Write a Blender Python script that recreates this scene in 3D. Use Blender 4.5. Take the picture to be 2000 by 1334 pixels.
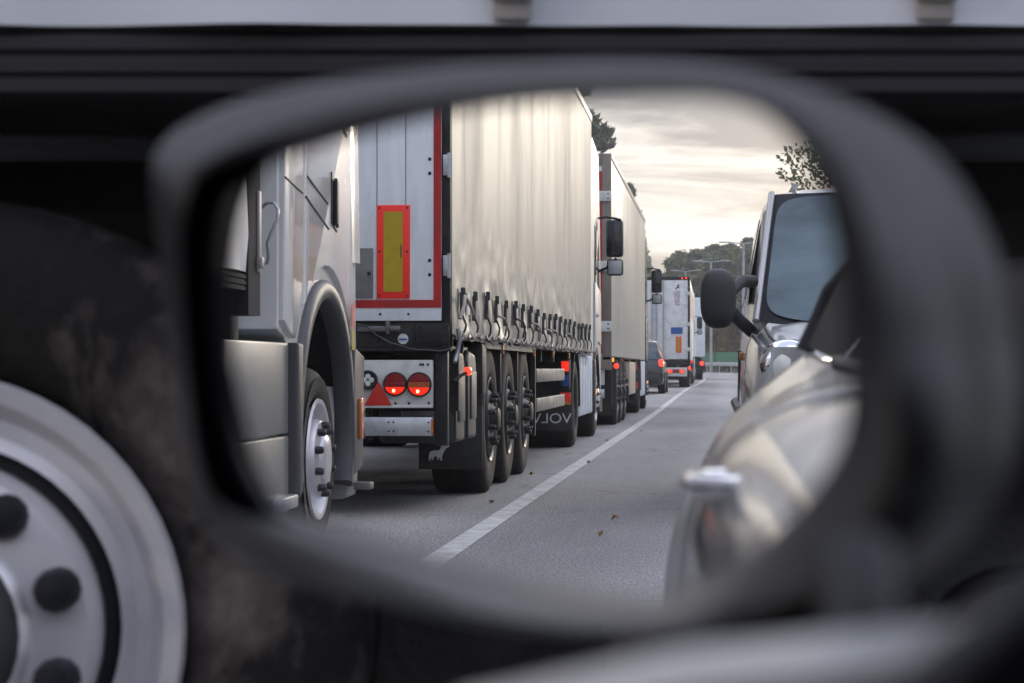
import bpy, bmesh, math, random
from mathutils import Vector, Matrix, noise as mnoise
R = math.radians
random.seed(7)
for o in list(bpy.data.objects): bpy.data.objects.remove(o)
S = bpy.context.scene
COL = S.collection

# ------------------------------------------------------------------ camera
EYE = Vector((0.0, 0.0, 0.88))
FPX = 4125.0                                   # focal length in pixels of a 2000 px wide frame
PITCH = math.atan(53 / FPX)
cam = bpy.data.cameras.new('camera'); camo = bpy.data.objects.new('camera', cam); COL.objects.link(camo)
cam.sensor_width = 36; cam.lens = FPX * 36 / 2000
cam.clip_start = 0.02; cam.clip_end = 3000
cam.dof.use_dof = True; cam.dof.focus_distance = 15.5; cam.dof.aperture_fstop = 8.5
fwd = Vector((math.cos(PITCH), 0, math.sin(PITCH)))
camo.location = EYE; camo.rotation_euler = fwd.to_track_quat('-Z', 'Y').to_euler()
S.camera = camo
CR = Vector((0, -1, 0)); CU = CR.cross(fwd)

# ------------------------------------------------------------------ world, sun, exposure
SUN_AZ = R(-19)               # towards +Y, a little to -X
SUN_EL = R(11)
sun_dir = Vector((math.cos(SUN_EL) * math.sin(SUN_AZ), math.cos(SUN_EL) * math.cos(SUN_AZ), math.sin(SUN_EL)))
W = bpy.data.worlds.new('World'); S.world = W; W.use_nodes = True
nt = W.node_tree; N = nt.nodes; L = nt.links
for n in list(N): N.remove(n)
def wn(t, **k):
    n = N.new(t)
    for a, b in k.items(): setattr(n, a, b)
    return n
wout = wn('ShaderNodeOutputWorld'); bg = wn('ShaderNodeBackground'); L.new(bg.outputs[0], wout.inputs[0])
sky = wn('ShaderNodeTexSky', sky_type='NISHITA'); sky.sun_disc = False
sky.sun_elevation = SUN_EL; sky.sun_rotation = SUN_AZ; sky.dust_density = 2.0
tc = wn('ShaderNodeTexCoord'); sep = wn('ShaderNodeSeparateXYZ'); L.new(tc.outputs['Generated'], sep.inputs[0])
def wmath(op, a, b=None, c=None, clamp=False):
    n = wn('ShaderNodeMath', operation=op, use_clamp=clamp)
    for i, v in enumerate((a, b, c)):
        if v is None: continue
        if isinstance(v, (int, float)): n.inputs[i].default_value = v
        else: L.new(v, n.inputs[i])
    return n.outputs[0]
zc = wmath('MAXIMUM', sep.outputs[2], 0.0)
zz = wmath('ADD', zc, 0.09)
cx = wmath('DIVIDE', sep.outputs[0], zz); cy = wmath('DIVIDE', sep.outputs[1], zz)
cmb = wn('ShaderNodeCombineXYZ'); L.new(cx, cmb.inputs[0]); L.new(cy, cmb.inputs[1])
mp = wn('ShaderNodeMapping'); L.new(cmb.outputs[0], mp.inputs[0]); mp.inputs['Scale'].default_value = (0.9, 1.15, 1); mp.inputs['Location'].default_value = (3.1, 1.7, 0)
n1 = wn('ShaderNodeTexNoise'); L.new(mp.outputs[0], n1.inputs[0]); n1.inputs['Scale'].default_value = 1.1; n1.inputs['Detail'].default_value = 9; n1.inputs['Roughness'].default_value = 0.6; n1.inputs['Distortion'].default_value = 0.5
cr = wn('ShaderNodeValToRGB'); L.new(n1.outputs[0], cr.inputs[0])
e = cr.color_ramp.elements
e[0].position = 0.44; e[0].color = (0.0, 0.0, 0.0, 1); e[1].position = 0.57; e[1].color = (1, 1, 1, 1)
# elevation of the grey deck: denser upwards
deck = wmath('MULTIPLY', wmath('SUBTRACT', sep.outputs[2], 0.06), 10.0, clamp=True)
dens = wmath('ADD', wmath('MULTIPLY', cr.outputs[0], 0.85), wmath('MULTIPLY', deck, 0.40), clamp=True)
# glow of the veiled sun
dt = wn('ShaderNodeVectorMath', operation='DOT_PRODUCT'); L.new(tc.outputs['Generated'], dt.inputs[0]); dt.inputs[1].default_value = (sun_dir.x, sun_dir.y, 0.10)
glow = wmath('POWER', wmath('MAXIMUM', dt.outputs['Value'], 0.0), 40.0)
bright = wn('ShaderNodeMix', data_type='RGBA'); L.new(glow, bright.inputs[0])
bright.inputs[6].default_value = (7.5, 7.4, 7.2, 1); bright.inputs[7].default_value = (10.6, 10.3, 9.7, 1)
dark = wn('ShaderNodeMix', data_type='RGBA'); L.new(glow, dark.inputs[0])
dark.inputs[6].default_value = (2.25, 2.4, 2.8, 1); dark.inputs[7].default_value = (3.2, 3.15, 3.3, 1)
mid = wn('ShaderNodeMix', data_type='RGBA'); L.new(wmath('MULTIPLY', dens, 2.0, clamp=True), mid.inputs[0]); L.new(bright.outputs[2], mid.inputs[6]); mid.inputs[7].default_value = (4.7, 4.6, 4.6, 1)
cl = wn('ShaderNodeMix', data_type='RGBA'); L.new(wmath('MULTIPLY', wmath('SUBTRACT', dens, 0.5), 2.0, clamp=True), cl.inputs[0]); L.new(mid.outputs[2], cl.inputs[6]); L.new(dark.outputs[2], cl.inputs[7])
fin = wn('ShaderNodeMix', data_type='RGBA'); fin.inputs[0].default_value = 0.9; L.new(sky.outputs[0], fin.inputs[6]); L.new(cl.outputs[2], fin.inputs[7])
upr = wn('ShaderNodeMapRange'); L.new(sep.outputs[2], upr.inputs[0]); upr.inputs[1].default_value = .13; upr.inputs[2].default_value = .55
up = wn('ShaderNodeMix', data_type='RGBA'); L.new(upr.outputs[0], up.inputs[0]); up.inputs[6].default_value = (1, 1, 1, 1); up.inputs[7].default_value = (2.45, 2.55, 2.9, 1)
upm = wn('ShaderNodeMix', data_type='RGBA', blend_type='MULTIPLY'); upm.inputs[0].default_value = 1; L.new(fin.outputs[2], upm.inputs[6]); L.new(up.outputs[2], upm.inputs[7])
L.new(upm.outputs[2], bg.inputs[0]); bg.inputs[1].default_value = 0.075
sl = bpy.data.lights.new('sun', 'SUN'); sl.energy = 0.5; sl.angle = R(14); sl.color = (1.0, 0.89, 0.74)
so = bpy.data.objects.new('sun', sl); COL.objects.link(so); so.rotation_euler = (-sun_dir).to_track_quat('-Z', 'Y').to_euler()
S.view_settings.view_transform = 'Standard'; S.view_settings.look = 'None'; S.view_settings.exposure = 1.0; S.view_settings.gamma = 1
S.render.engine = 'CYCLES'
S.cycles.max_bounces = 8; S.cycles.glossy_bounces = 6

# ------------------------------------------------------------------ mirror optics: glass plane through MP with normal NM
TH = math.atan(411 / FPX)
V_ = Vector((math.cos(TH), -math.sin(TH), 0)); NM = (Vector((0, 1, 0)) - V_).normalized()
MP = Vector((0.55, 0, 0.88)); TM = Vector((NM.y, -NM.x, 0))          # TM: in-plane, points outboard
EV = EYE - 2 * (EYE - MP).dot(NM) * NM                                # where the eye seems to stand for what the mirror shows

# ------------------------------------------------------------------ helpers
class MB:
    def __init__(s): s.bm = bmesh.new()
    def face(s, pts):
        vs = [s.bm.verts.new(p) for p in pts]; return s.bm.faces.new(vs)
    def box(s, x0, x1, y0, y1, z0, z1, bev=0):
        if x1 < x0: x0, x1 = x1, x0
        if y1 < y0: y0, y1 = y1, y0
        if z1 < z0: z0, z1 = z1, z0
        v = [s.bm.verts.new((x, y, z)) for x in (x0, x1) for y in (y0, y1) for z in (z0, z1)]
        fs = [s.bm.faces.new([v[i] for i in q]) for q in ((0,1,3,2),(4,6,7,5),(0,4,5,1),(2,3,7,6),(0,2,6,4),(1,5,7,3))]
        if bev:
            es = {e for f in fs for e in f.edges}
            bmesh.ops.bevel(s.bm, geom=list(es), offset=min(bev, .45*min(x1-x0, y1-y0, z1-z0)), segments=2, profile=.5, affect='EDGES')
        return s
    def prism(s, pts, axis, a, b, bev=0):
        def P(p, t):
            if axis == 'x': return (t, p[0], p[1])
            if axis == 'y': return (p[0], t, p[1])
            return (p[0], p[1], t)
        A = [s.bm.verts.new(P(p, a)) for p in pts]; B = [s.bm.verts.new(P(p, b)) for p in pts]
        n = len(pts); fs = [s.bm.faces.new(A), s.bm.faces.new(B[::-1])]
        for i in range(n): fs.append(s.bm.faces.new((A[i], B[i], B[(i+1)%n], A[(i+1)%n])))
        if bev:
            es = {e for f in fs[:2] for e in f.edges}
            bmesh.ops.bevel(s.bm, geom=list(es), offset=bev, segments=3, profile=.5, affect='EDGES', clamp_overlap=True)
        return s
    def loft(s, rings, cap=True, closed=True):
        V = [[s.bm.verts.new(p) for p in r] for r in rings]
        n = len(rings[0])
        for a, b in zip(V, V[1:]):
            for i in range(n if closed else n-1):
                s.bm.faces.new((a[i], a[(i+1)%n], b[(i+1)%n], b[i]))
        if cap and closed:
            s.bm.faces.new(V[0][::-1]); s.bm.faces.new(V[-1])
        return s
    def grid(s, fn, nu, nv):
        V = [[s.bm.verts.new(fn(i/nu, j/nv)) for j in range(nv+1)] for i in range(nu+1)]
        for i in range(nu):
            for j in range(nv): s.bm.faces.new((V[i][j], V[i+1][j], V[i+1][j+1], V[i][j+1]))
        return s
    def tube(s, pts, r, n=8, r2=None, cap=True):
        pts = [Vector(p) for p in pts]; rings = []; m = len(pts)
        up = Vector((0, 0, 1)) if abs((pts[-1]-pts[0]).normalized().z) < .9 else Vector((1, 0, 0))
        for i, p in enumerate(pts):
            d = (pts[min(i+1, m-1)] - pts[max(i-1, 0)]).normalized()
            a = d.cross(up)
            if a.length < 1e-4: a = d.cross(Vector((0, 1, .1)))
            a.normalize(); b = d.cross(a).normalized()
            rr = r if r2 is None else r + (r2-r)*i/(m-1)
            rings.append([p + rr*(math.cos(t)*a + math.sin(t)*b) for t in (2*math.pi*k/n for k in range(n))])
        return s.loft(rings, cap)
    def lathe(s, prof, c=(0,0,0), axis='x', n=32):        # prof: (radius, offset along axis)
        rings = []
        for r, a in prof:
            ring = []
            for k in range(n):
                t = 2*math.pi*k/n; u, v = r*math.cos(t), r*math.sin(t)
                ring.append({'x': (c[0]+a, c[1]+u, c[2]+v), 'y': (c[0]+u, c[1]+a, c[2]+v), 'z': (c[0]+u, c[1]+v, c[2]+a)}[axis])
            rings.append(ring)
        V0 = len(s.bm.verts); s.loft(rings, False)
        if prof[-1][0] < .01: s.bm.faces.new(list(s.bm.verts)[-n:])
        if prof[0][0] < .01: s.bm.faces.new(list(s.bm.verts)[V0:V0+n])
        return s
    def ball(s, c, rx, ry, rz, n=16):
        rings = []
        for j in range(1, n):
            a = math.pi*j/n
            rings.append([(c[0]+rx*math.sin(a)*math.cos(t), c[1]+ry*math.sin(a)*math.sin(t), c[2]-rz*math.cos(a)) for t in (2*math.pi*k/(2*n) for k in range(2*n))])
        return s.loft(rings, True)
    def build(s, name, mat, parent=None, ang=35, bevel=0, subsurf=0, loc=None):
        bmesh.ops.recalc_face_normals(s.bm, faces=s.bm.faces)
        me = bpy.data.meshes.new(name); s.bm.to_mesh(me); s.bm.free()
        me.materials.append(mat)
        me.polygons.foreach_set('use_smooth', [True]*len(me.polygons))
        me.set_sharp_from_angle(angle=R(ang))
        o = bpy.data.objects.new(name, me); COL.objects.link(o)
        if parent: o.parent = parent
        if loc: o.location = loc
        if bevel:
            m = o.modifiers.new('b', 'BEVEL'); m.width = bevel; m.segments = 2; m.limit_method = 'ANGLE'; m.angle_limit = R(40)
        if subsurf:
            m = o.modifiers.new('s', 'SUBSURF'); m.levels = subsurf; m.render_levels = subsurf
        return o
def tag(o, label=None, cat=None, group=None, kind=None):
    if label: o['label'] = label
    if cat: o['category'] = cat
    if group: o['group'] = group
    if kind: o['kind'] = kind
    return o
def thing(name, loc, label, cat, group=None, rz=0):
    o = bpy.data.objects.new(name, None); COL.objects.link(o); o.empty_display_size = .2
    o.location = loc; o.rotation_euler = (0, 0, rz); return tag(o, label, cat, group)
def copy_obj(o, parent=None, name=None):
    c = o.copy(); COL.objects.link(c); c.parent = parent
    for ch in list(o.children): copy_obj(ch, c)
    return c
def copy_thing(o, loc, label, rz=0, sc=1.0, parent=None):
    c = copy_obj(o, parent); c.location = loc; c.rotation_euler = (0, 0, rz); c.scale = (sc, sc, sc)
    if label: c['label'] = label
    return c
def text(parent, body, size, mat, origin, right, up, name='lettering', depth=.002, offset=0.0, sx=1.0):
    cu = bpy.data.curves.new(name, 'FONT'); cu.body = body; cu.size = size; cu.extrude = depth; cu.align_x = 'CENTER'; cu.align_y = 'CENTER'; cu.offset = offset
    t = bpy.data.objects.new(name, cu); COL.objects.link(t)
    dg = bpy.context.evaluated_depsgraph_get(); me = bpy.data.meshes.new_from_object(t.evaluated_get(dg))
    bpy.data.objects.remove(t)
    r = Vector(right).normalized(); u = Vector(up).normalized(); w = r.cross(u)
    M = Matrix((( r.x*sx, u.x, w.x, origin[0]), (r.y*sx, u.y, w.y, origin[1]), (r.z*sx, u.z, w.z, origin[2]), (0,0,0,1)))
    me.transform(M); me.materials.clear(); me.materials.append(mat)
    o = bpy.data.objects.new(name, me); COL.objects.link(o); o.parent = parent; return o

# ------------------------------------------------------------------ materials
def mat(name, col, rough=.5, metal=0, var=.0, vscale=3.0, vstretch=(1,1,1), dirt=None, dirt_amt=0, dscale=2.0, bump=0, bscale=40, emis=None, es=0, coat=0, spec=None, trans=0, alpha=None):
    m = bpy.data.materials.new(name); m.use_nodes = True; t = m.node_tree; n = t.nodes; l = t.links; b = n['Principled BSDF']
    b.inputs['Base Color'].default_value = (*col, 1); b.inputs['Roughness'].default_value = rough; b.inputs['Metallic'].default_value = metal
    if coat: b.inputs['Coat Weight'].default_value = coat; b.inputs['Coat Roughness'].default_value = .08
    if spec is not None: b.inputs['Specular IOR Level'].default_value = spec
    if trans: b.inputs['Transmission Weight'].default_value = trans
    tcn = n.new('ShaderNodeTexCoord'); mpn = n.new('ShaderNodeMapping'); l.new(tcn.outputs['Object'], mpn.inputs[0]); mpn.inputs['Scale'].default_value = vstretch
    cur = None
    if var:
        nz = n.new('ShaderNodeTexNoise'); l.new(mpn.outputs[0], nz.inputs[0]); nz.inputs['Scale'].default_value = vscale; nz.inputs['Detail'].default_value = 6; nz.inputs['Roughness'].default_value = .6
        mr = n.new('ShaderNodeMapRange'); l.new(nz.outputs[0], mr.inputs[0]); mr.inputs[1].default_value = .3; mr.inputs[2].default_value = .7; mr.inputs[3].default_value = 1-var; mr.inputs[4].default_value = 1+var
        mx = n.new('ShaderNodeMix'); mx.data_type = 'RGBA'; mx.blend_type = 'MULTIPLY'; mx.inputs[0].default_value = 1; mx.inputs[6].default_value = (*col, 1); l.new(mr.outputs[0], mx.inputs[7]); cur = mx.outputs[2]
    if dirt:
        nz = n.new('ShaderNodeTexNoise'); l.new(mpn.outputs[0], nz.inputs[0]); nz.inputs['Scale'].default_value = dscale; nz.inputs['Detail'].default_value = 8; nz.inputs['Roughness'].default_value = .68; nz.inputs['Distortion'].default_value = .4
        mr = n.new('ShaderNodeMapRange'); l.new(nz.outputs[0], mr.inputs[0]); mr.inputs[1].default_value = .45; mr.inputs[2].default_value = .72; mr.inputs[3].default_value = 0; mr.inputs[4].default_value = dirt_amt
        mx = n.new('ShaderNodeMix'); mx.data_type = 'RGBA'; l.new(mr.outputs[0], mx.inputs[0])
        if cur: l.new(cur, mx.inputs[6])
        else: mx.inputs[6].default_value = (*col, 1)
        mx.inputs[7].default_value = (*dirt, 1); cur = mx.outputs[2]
        rr = n.new('ShaderNodeMapRange'); l.new(mr.outputs[0], rr.inputs[0]); rr.inputs[1].default_value = 0; rr.inputs[2].default_value = 1; rr.inputs[3].default_value = rough; rr.inputs[4].default_value = min(1, rough+.45); l.new(rr.outputs[0], b.inputs['Roughness'])
    if cur: l.new(cur, b.inputs['Base Color'])
    if bump:
        nz = n.new('ShaderNodeTexNoise'); l.new(tcn.outputs['Object'], nz.inputs[0]); nz.inputs['Scale'].default_value = bscale; nz.inputs['Detail'].default_value = 5
        bp = n.new('ShaderNodeBump'); bp.inputs['Strength'].default_value = bump; bp.inputs['Distance'].default_value = .01; l.new(nz.outputs[0], bp.inputs['Height']); l.new(bp.outputs[0], b.inputs['Normal'])
    if emis: b.inputs['Emission Color'].default_value = (*emis, 1); b.inputs['Emission Strength'].default_value = es
    return m
GR = (.10, .085, .065)
M = {}
M['glass_mirror'] = mat('mirror_silver', (.97, .97, .975), 0.0, 1)
M['plastic'] = mat('black_plastic', (.022, .022, .024), .5, bump=.25, bscale=300)
M['plastic_grey'] = mat('grey_plastic', (.06, .06, .066), .45, var=.15, vscale=4, bump=.2, bscale=250)
M['housing'] = mat('mirror_housing_plastic', (.0045, .0045, .006), .36, var=.1, vscale=12, spec=.42, bump=.12, bscale=900)
M['well'] = mat('mirror_well_plastic', (.006, .0065, .010), .5, spec=.3)
M['silver'] = mat('silver_paint', (.11, .108, .10), .34, .3, var=.0, vscale=3, coat=.7)
M['base_silver_lit'] = mat('mirror_base_silver_lit', (.42, .42, .41), .4, .3)  # paler copy of the car's silver, lit look put into the colour
M['van_grey'] = mat('van_paint', (.40, .40, .395), .3, .5, coat=.8, var=.08, vscale=2, dirt=(.2,.19,.18), dirt_amt=.08, dscale=3)
M['cab_white'] = mat('cab_paint', (.76, .76, .75), .22, .0, var=.02, vscale=1.5, dirt=(.55,.54,.5), dirt_amt=.15, dscale=2.5, coat=.8)
M['door_white'] = mat('trailer_door_white', (.80, .84, .87), .38, var=.05, vscale=2.5, vstretch=(3,3,.5), dirt=(.42,.42,.42), dirt_amt=.35, dscale=3.2)
M['door_grey'] = mat('fridge_door_white', (.74, .75, .75), .4, var=.08, vscale=4, dirt=(.28,.26,.23), dirt_amt=.5, dscale=3)
M['panel_white'] = mat('lamp_panel_white', (.62, .63, .60), .35, var=.08, vscale=6, dirt=GR, dirt_amt=.35, dscale=5)
M['alu'] = mat('aluminium', (.55, .57, .60), .34, .85, var=.1, vscale=4, dirt=GR, dirt_amt=.4, dscale=6)
M['alu_dull'] = mat('aluminium_dull', (.17, .17, .167), .5, .5, var=.15, vscale=4, dirt=GR, dirt_amt=.5, dscale=6)
M['rim'] = mat('polished_rim', (.62, .61, .64), .3, .45, var=.06, vscale=8, dirt=(.3,.27,.24), dirt_amt=.25, dscale=7)
M['rim_dark'] = mat('rim_painted_dark', (.07, .07, .072), .4, .6, var=.2, vscale=8, dirt=GR, dirt_amt=.5, dscale=6)
M['chassis'] = mat('chassis_black', (.014, .014, .015), .5, spec=.35, var=.3, vscale=5, dirt=GR, dirt_amt=.3, dscale=5, bump=.3, bscale=60)
M['rubber'] = mat('tyre_rubber', (.020, .0195, .0195), .75, var=.3, vscale=8, dirt=(.085,.07,.058), dirt_amt=.5, dscale=4.5, bump=.4, bscale=50, spec=.25)
M['rubber_dirty'] = mat('tyre_rubber_dusty', (.010, .009, .009), .85, dirt=(.17,.14,.13), dirt_amt=.85, dscale=3.0, bump=.4, bscale=50, spec=.15)
M['guard_dirty'] = mat('mudguard_dusty', (.04, .035, .032), .8, dirt=(.17,.135,.12), dirt_amt=.8, dscale=5.0, bump=.4, bscale=50)
M['buckle_grey'] = mat('buckle_grey', (.28, .26, .25), .5)
M['skirt'] = mat('skirt_paint', (.19, .188, .18), .4, var=.1, vscale=3)
M['flap'] = mat('mudflap_rubber', (.018, .019, .022), .6, var=.3, vscale=5, dirt=GR, dirt_amt=.5, dscale=4)
M['red_tape'] = mat('red_reflective', (.42, .012, .014), .3, var=.25, vscale=6, dirt=(.2,.03,.03), dirt_amt=.5, dscale=5)
M['red_bright'] = mat('marker_red', (.95, .035, .02), .45)
M['yellow'] = mat('marker_yellow', (.42, .30, .008), .4, var=.1, vscale=20)
M['red_lens'] = mat('red_lens', (.28, .006, .006), .12, coat=1, bump=.6, bscale=120)
M['amber_lens'] = mat('amber_lens', (.5, .12, .01), .12, coat=1, bump=.6, bscale=120)
M['red_lit'] = mat('red_lamp_lit', (.8, .02, .01), .2, emis=(1, .03, .012), es=.45)
M['red_hot'] = mat('red_lamp_core', (.8, .1, .05), .2, emis=(1, .04, .02), es=.9)
M['amber_lit'] = mat('amber_lamp_lit', (.8, .25, .02), .2, emis=(1, .28, .03), es=1.0)
M['bulb'] = mat('bulb_glow', (.9,.3,.15), .3, emis=(1, .35, .15), es=3)
M['tint'] = mat('tinted_window', (.008, .009, .011), .6, spec=.05)
M['led'] = mat('clear_led', (.72, .74, .66), .2, coat=1)
M['chrome'] = mat('chrome', (.85, .85, .87), .1, 1)
M['dark_glass'] = mat('dark_glass', (.012, .014, .016), .06, coat=.5)
M['windscreen'] = mat('windscreen_glass', (.11, .15, .165), .08, spec=.4, var=.4, vscale=1.6, vstretch=(.6,1,1.6))
M['blue'] = mat('blue_print', (.02, .09, .32), .4)
M['navy'] = mat('navy_print', (.012, .03, .14), .4)
M['red_print'] = mat('red_print', (.55, .03, .02), .4)
M['white_print'] = mat('white_print', (.62, .64, .66), .5, var=.2, vscale=30)
M['hatch'] = mat('hatch_grey', (.17, .17, .165), .6, var=.2, vscale=15, bump=.5, bscale=120)
M['webbing'] = mat('strap_webbing', (.05, .052, .055), .8)
M['rope'] = mat('rope_light', (.42, .38, .33), .8)
M['dark_paint'] = mat('dark_car_paint', (.035, .04, .04), .2, .4, coat=1)
M['brown_frame'] = mat('trailer_frame_brown', (.22, .19, .16), .5, .2, var=.15, vscale=4)
M['steel'] = mat('galvanised_steel', (.42, .44, .46), .45, .6, var=.1, vscale=3)
M['fence_green'] = mat('fence_green', (.012, .17, .075), .5, var=.1, vscale=.5)
M['cream_panel'] = mat('pallet_box_cream', (.52, .45, .35), .5, var=.1, vscale=3)
M['rail_dark'] = mat('side_rail_dark', (.019, .0185, .022), .85, spec=.25)
M['tank'] = mat('tank_grey', (.42, .46, .50), .3, .6, var=.1, vscale=3)
M['concrete'] = mat('concrete', (.42, .41, .38), .8, var=.15, vscale=1.5)
M['seat'] = mat('seat_cloth', (.03, .03, .033), .9)

# tarpaulins
def tarp(name, col, rough, seam=True, warm=(.24,.225,.19), tex=True):
    m = mat(name, col, rough, var=.06, vscale=1.2, vstretch=(1, 1.2, .25), dirt=warm, dirt_amt=.35, dscale=1.0, coat=.0)
    m.node_tree.nodes['Principled BSDF'].inputs['Specular IOR Level'].default_value = .36
    t = m.node_tree; n = t.nodes; l = t.links; b = n['Principled BSDF']
    tcn = [x for x in n if x.type == 'TEX_COORD'][0]
    mp2 = n.new('ShaderNodeMapping'); l.new(tcn.outputs['Object'], mp2.inputs[0]); mp2.inputs['Scale'].default_value = (1, 1, .25)
    nz = n.new('ShaderNodeTexNoise'); l.new(mp2.outputs[0], nz.inputs[0]); nz.inputs['Scale'].default_value = 1.6; nz.inputs['Detail'].default_value = 4; nz.inputs['Distortion'].default_value = .6
    bp = n.new('ShaderNodeBump'); bp.inputs['Strength'].default_value = .16; bp.inputs['Distance'].default_value = .015; l.new(nz.outputs[0], bp.inputs['Height']); l.new(bp.outputs[0], b.inputs['Normal'])
    return m
M['curtain'] = tarp('curtain_tarpaulin', (.225, .222, .21), .42)
M['curtain_near'] = tarp('curtain_tarpaulin_pale', (.50, .51, .56), .4, warm=(.5,.5,.52))
M['box_side'] = tarp('fridge_side_panel', (.56, .53, .46), .3, warm=(.46,.42,.34))

# asphalt
def asphalt():
    m = bpy.data.materials.new('asphalt'); m.use_nodes = True; t = m.node_tree; n = t.nodes; l = t.links; b = n['Principled BSDF']
    tcn = n.new('ShaderNodeTexCoord')
    def noise(sc, det, stretch=(1,1,1)):
        mpn = n.new('ShaderNodeMapping'); l.new(tcn.outputs['Object'], mpn.inputs[0]); mpn.inputs['Scale'].default_value = stretch
        z = n.new('ShaderNodeTexNoise'); l.new(mpn.outputs[0], z.inputs[0]); z.inputs['Scale'].default_value = sc; z.inputs['Detail'].default_value = det; z.inputs['Roughness'].default_value = .6; return z.outputs[0]
    fine = noise(75, 3); mid = noise(18, 4); big = noise(.8, 5, (1, .18, 1))
    r1 = n.new('ShaderNodeValToRGB'); l.new(fine, r1.inputs[0]); r1.color_ramp.elements[0].position = .36; r1.color_ramp.elements[0].color = (.10,.10,.103,1); r1.color_ramp.elements[1].position = .68; r1.color_ramp.elements[1].color = (.50,.49,.48,1)
    def mul(a, f, lo, hi):
        mr = n.new('ShaderNodeMapRange'); l.new(f, mr.inputs[0]); mr.inputs[1].default_value = .3; mr.inputs[2].default_value = .7; mr.inputs[3].default_value = lo; mr.inputs[4].default_value = hi
        mx = n.new('ShaderNodeMix'); mx.data_type = 'RGBA'; mx.blend_type = 'MULTIPLY'; mx.inputs[0].default_value = 1; l.new(a, mx.inputs[6]); l.new(mr.outputs[0], mx.inputs[7]); return mx.outputs[2]
    sp = n.new('ShaderNodeSeparateXYZ'); l.new(tcn.outputs['Object'], sp.inputs[0])
    def mth(op, a, b_):
        q = n.new('ShaderNodeMath'); q.operation = op
        for i_, v_ in enumerate((a, b_)):
            if isinstance(v_, (int, float)): q.inputs[i_].default_value = v_
            else: l.new(v_, q.inputs[i_])
        return q.outputs[0]
    wob = mth('ADD', sp.outputs[0], mth('MULTIPLY', noise(.35, 3, (1, .3, 1)), .5))
    track = mth('ADD', mth('MULTIPLY', mth('SINE', mth('MULTIPLY', wob, 3.3), 0), .2), .5)
    c = mul(mul(mul(r1.outputs[0], mid, .82, 1.18), big, .72, 1.2), track, .88, 1.14)
    crk = n.new('ShaderNodeTexVoronoi'); crk.feature = 'DISTANCE_TO_EDGE'; wv = n.new('ShaderNodeVectorMath'); wv.operation = 'ADD'; l.new(tcn.outputs['Object'], wv.inputs[0])
    nzc = n.new('ShaderNodeTexNoise'); nzc.inputs['Scale'].default_value = 1.5; nzc.inputs['Detail'].default_value = 5; l.new(tcn.outputs['Object'], nzc.inputs[0]); l.new(nzc.outputs['Color'], wv.inputs[1]); l.new(wv.outputs[0], crk.inputs[0]); crk.inputs['Scale'].default_value = .22
    cm = n.new('ShaderNodeMapRange'); l.new(crk.outputs['Distance'], cm.inputs[0]); cm.inputs[1].default_value = .0; cm.inputs[2].default_value = .006; cm.inputs[3].default_value = .55; cm.inputs[4].default_value = 1
    mc = n.new('ShaderNodeMix'); mc.data_type = 'RGBA'; mc.blend_type = 'MULTIPLY'; mc.inputs[0].default_value = 1; l.new(c, mc.inputs[6]); l.new(cm.outputs[0], mc.inputs[7]); c = mc.outputs[2]
    l.new(c, b.inputs['Base Color']); b.inputs['Roughness'].default_value = .62
    vo = n.new('ShaderNodeTexVoronoi'); l.new(tcn.outputs['Object'], vo.inputs[0]); vo.inputs['Scale'].default_value = 70
    ad = n.new('ShaderNodeMath'); ad.operation = 'ADD'; l.new(vo.outputs['Distance'], ad.inputs[0]); l.new(fine, ad.inputs[1])
    bp = n.new('ShaderNodeBump'); bp.inputs['Strength'].default_value = 1.0; bp.inputs['Distance'].default_value = .008; l.new(ad.outputs[0], bp.inputs['Height']); l.new(bp.outputs[0], b.inputs['Normal'])
    return m
M['asphalt'] = asphalt()
M['line'] = mat('road_paint', (.60, .60, .57), .6, var=.12, vscale=8, dirt=(.20,.20,.195), dirt_amt=.7, dscale=7, bump=.5, bscale=90)
M['grass'] = mat('grass', (.06, .075, .025), .9, var=.4, vscale=1.5, dirt=(.12,.09,.04), dirt_amt=.7, dscale=.8, bump=1, bscale=12)
M['bark'] = mat('bark', (.12, .085, .06), .9, var=.4, vscale=4, bump=.6, bscale=20)
def leafmat(name, c1, c2):
    m = bpy.data.materials.new(name); m.use_nodes = True; t = m.node_tree; n = t.nodes; l = t.links; b = n['Principled BSDF']
    g = n.new('ShaderNodeNewGeometry'); oi = n.new('ShaderNodeObjectInfo'); ad = n.new('ShaderNodeMath'); ad.operation = 'MULTIPLY_ADD'; l.new(oi.outputs['Random'], ad.inputs[0]); ad.inputs[1].default_value = .35; l.new(g.outputs['Random Per Island'], ad.inputs[2])
    r = n.new('ShaderNodeMapRange'); l.new(ad.outputs[0], r.inputs[0]); r.inputs[2].default_value = 1.35
    mx = n.new('ShaderNodeMix'); mx.data_type = 'RGBA'; l.new(r.outputs[0], mx.inputs[0]); mx.inputs[6].default_value = (*c1, 1); mx.inputs[7].default_value = (*c2, 1)
    l.new(mx.outputs[2], b.inputs['Base Color']); b.inputs['Roughness'].default_value = .6
    tr = n.new('ShaderNodeBsdfTranslucent'); l.new(mx.outputs[2], tr.inputs[0]); ms = n.new('ShaderNodeMixShader'); ms.inputs[0].default_value = .3
    l.new(b.outputs[0], ms.inputs[1]); l.new(tr.outputs[0], ms.inputs[2]); l.new(ms.outputs[0], n['Material Output'].inputs[0]); return m
M['pine'] = leafmat('pine_needles', (.085, .11, .075), (.20, .235, .14))
M['leaf'] = leafmat('broad_leaves', (.09, .11, .05), (.20, .20, .08))
M['leaf_autumn'] = leafmat('autumn_leaves', (.17, .12, .03), (.26, .13, .03))
M['fallen'] = mat('fallen_leaf', (.36, .19, .04), .7, var=.3, vscale=30)

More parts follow.
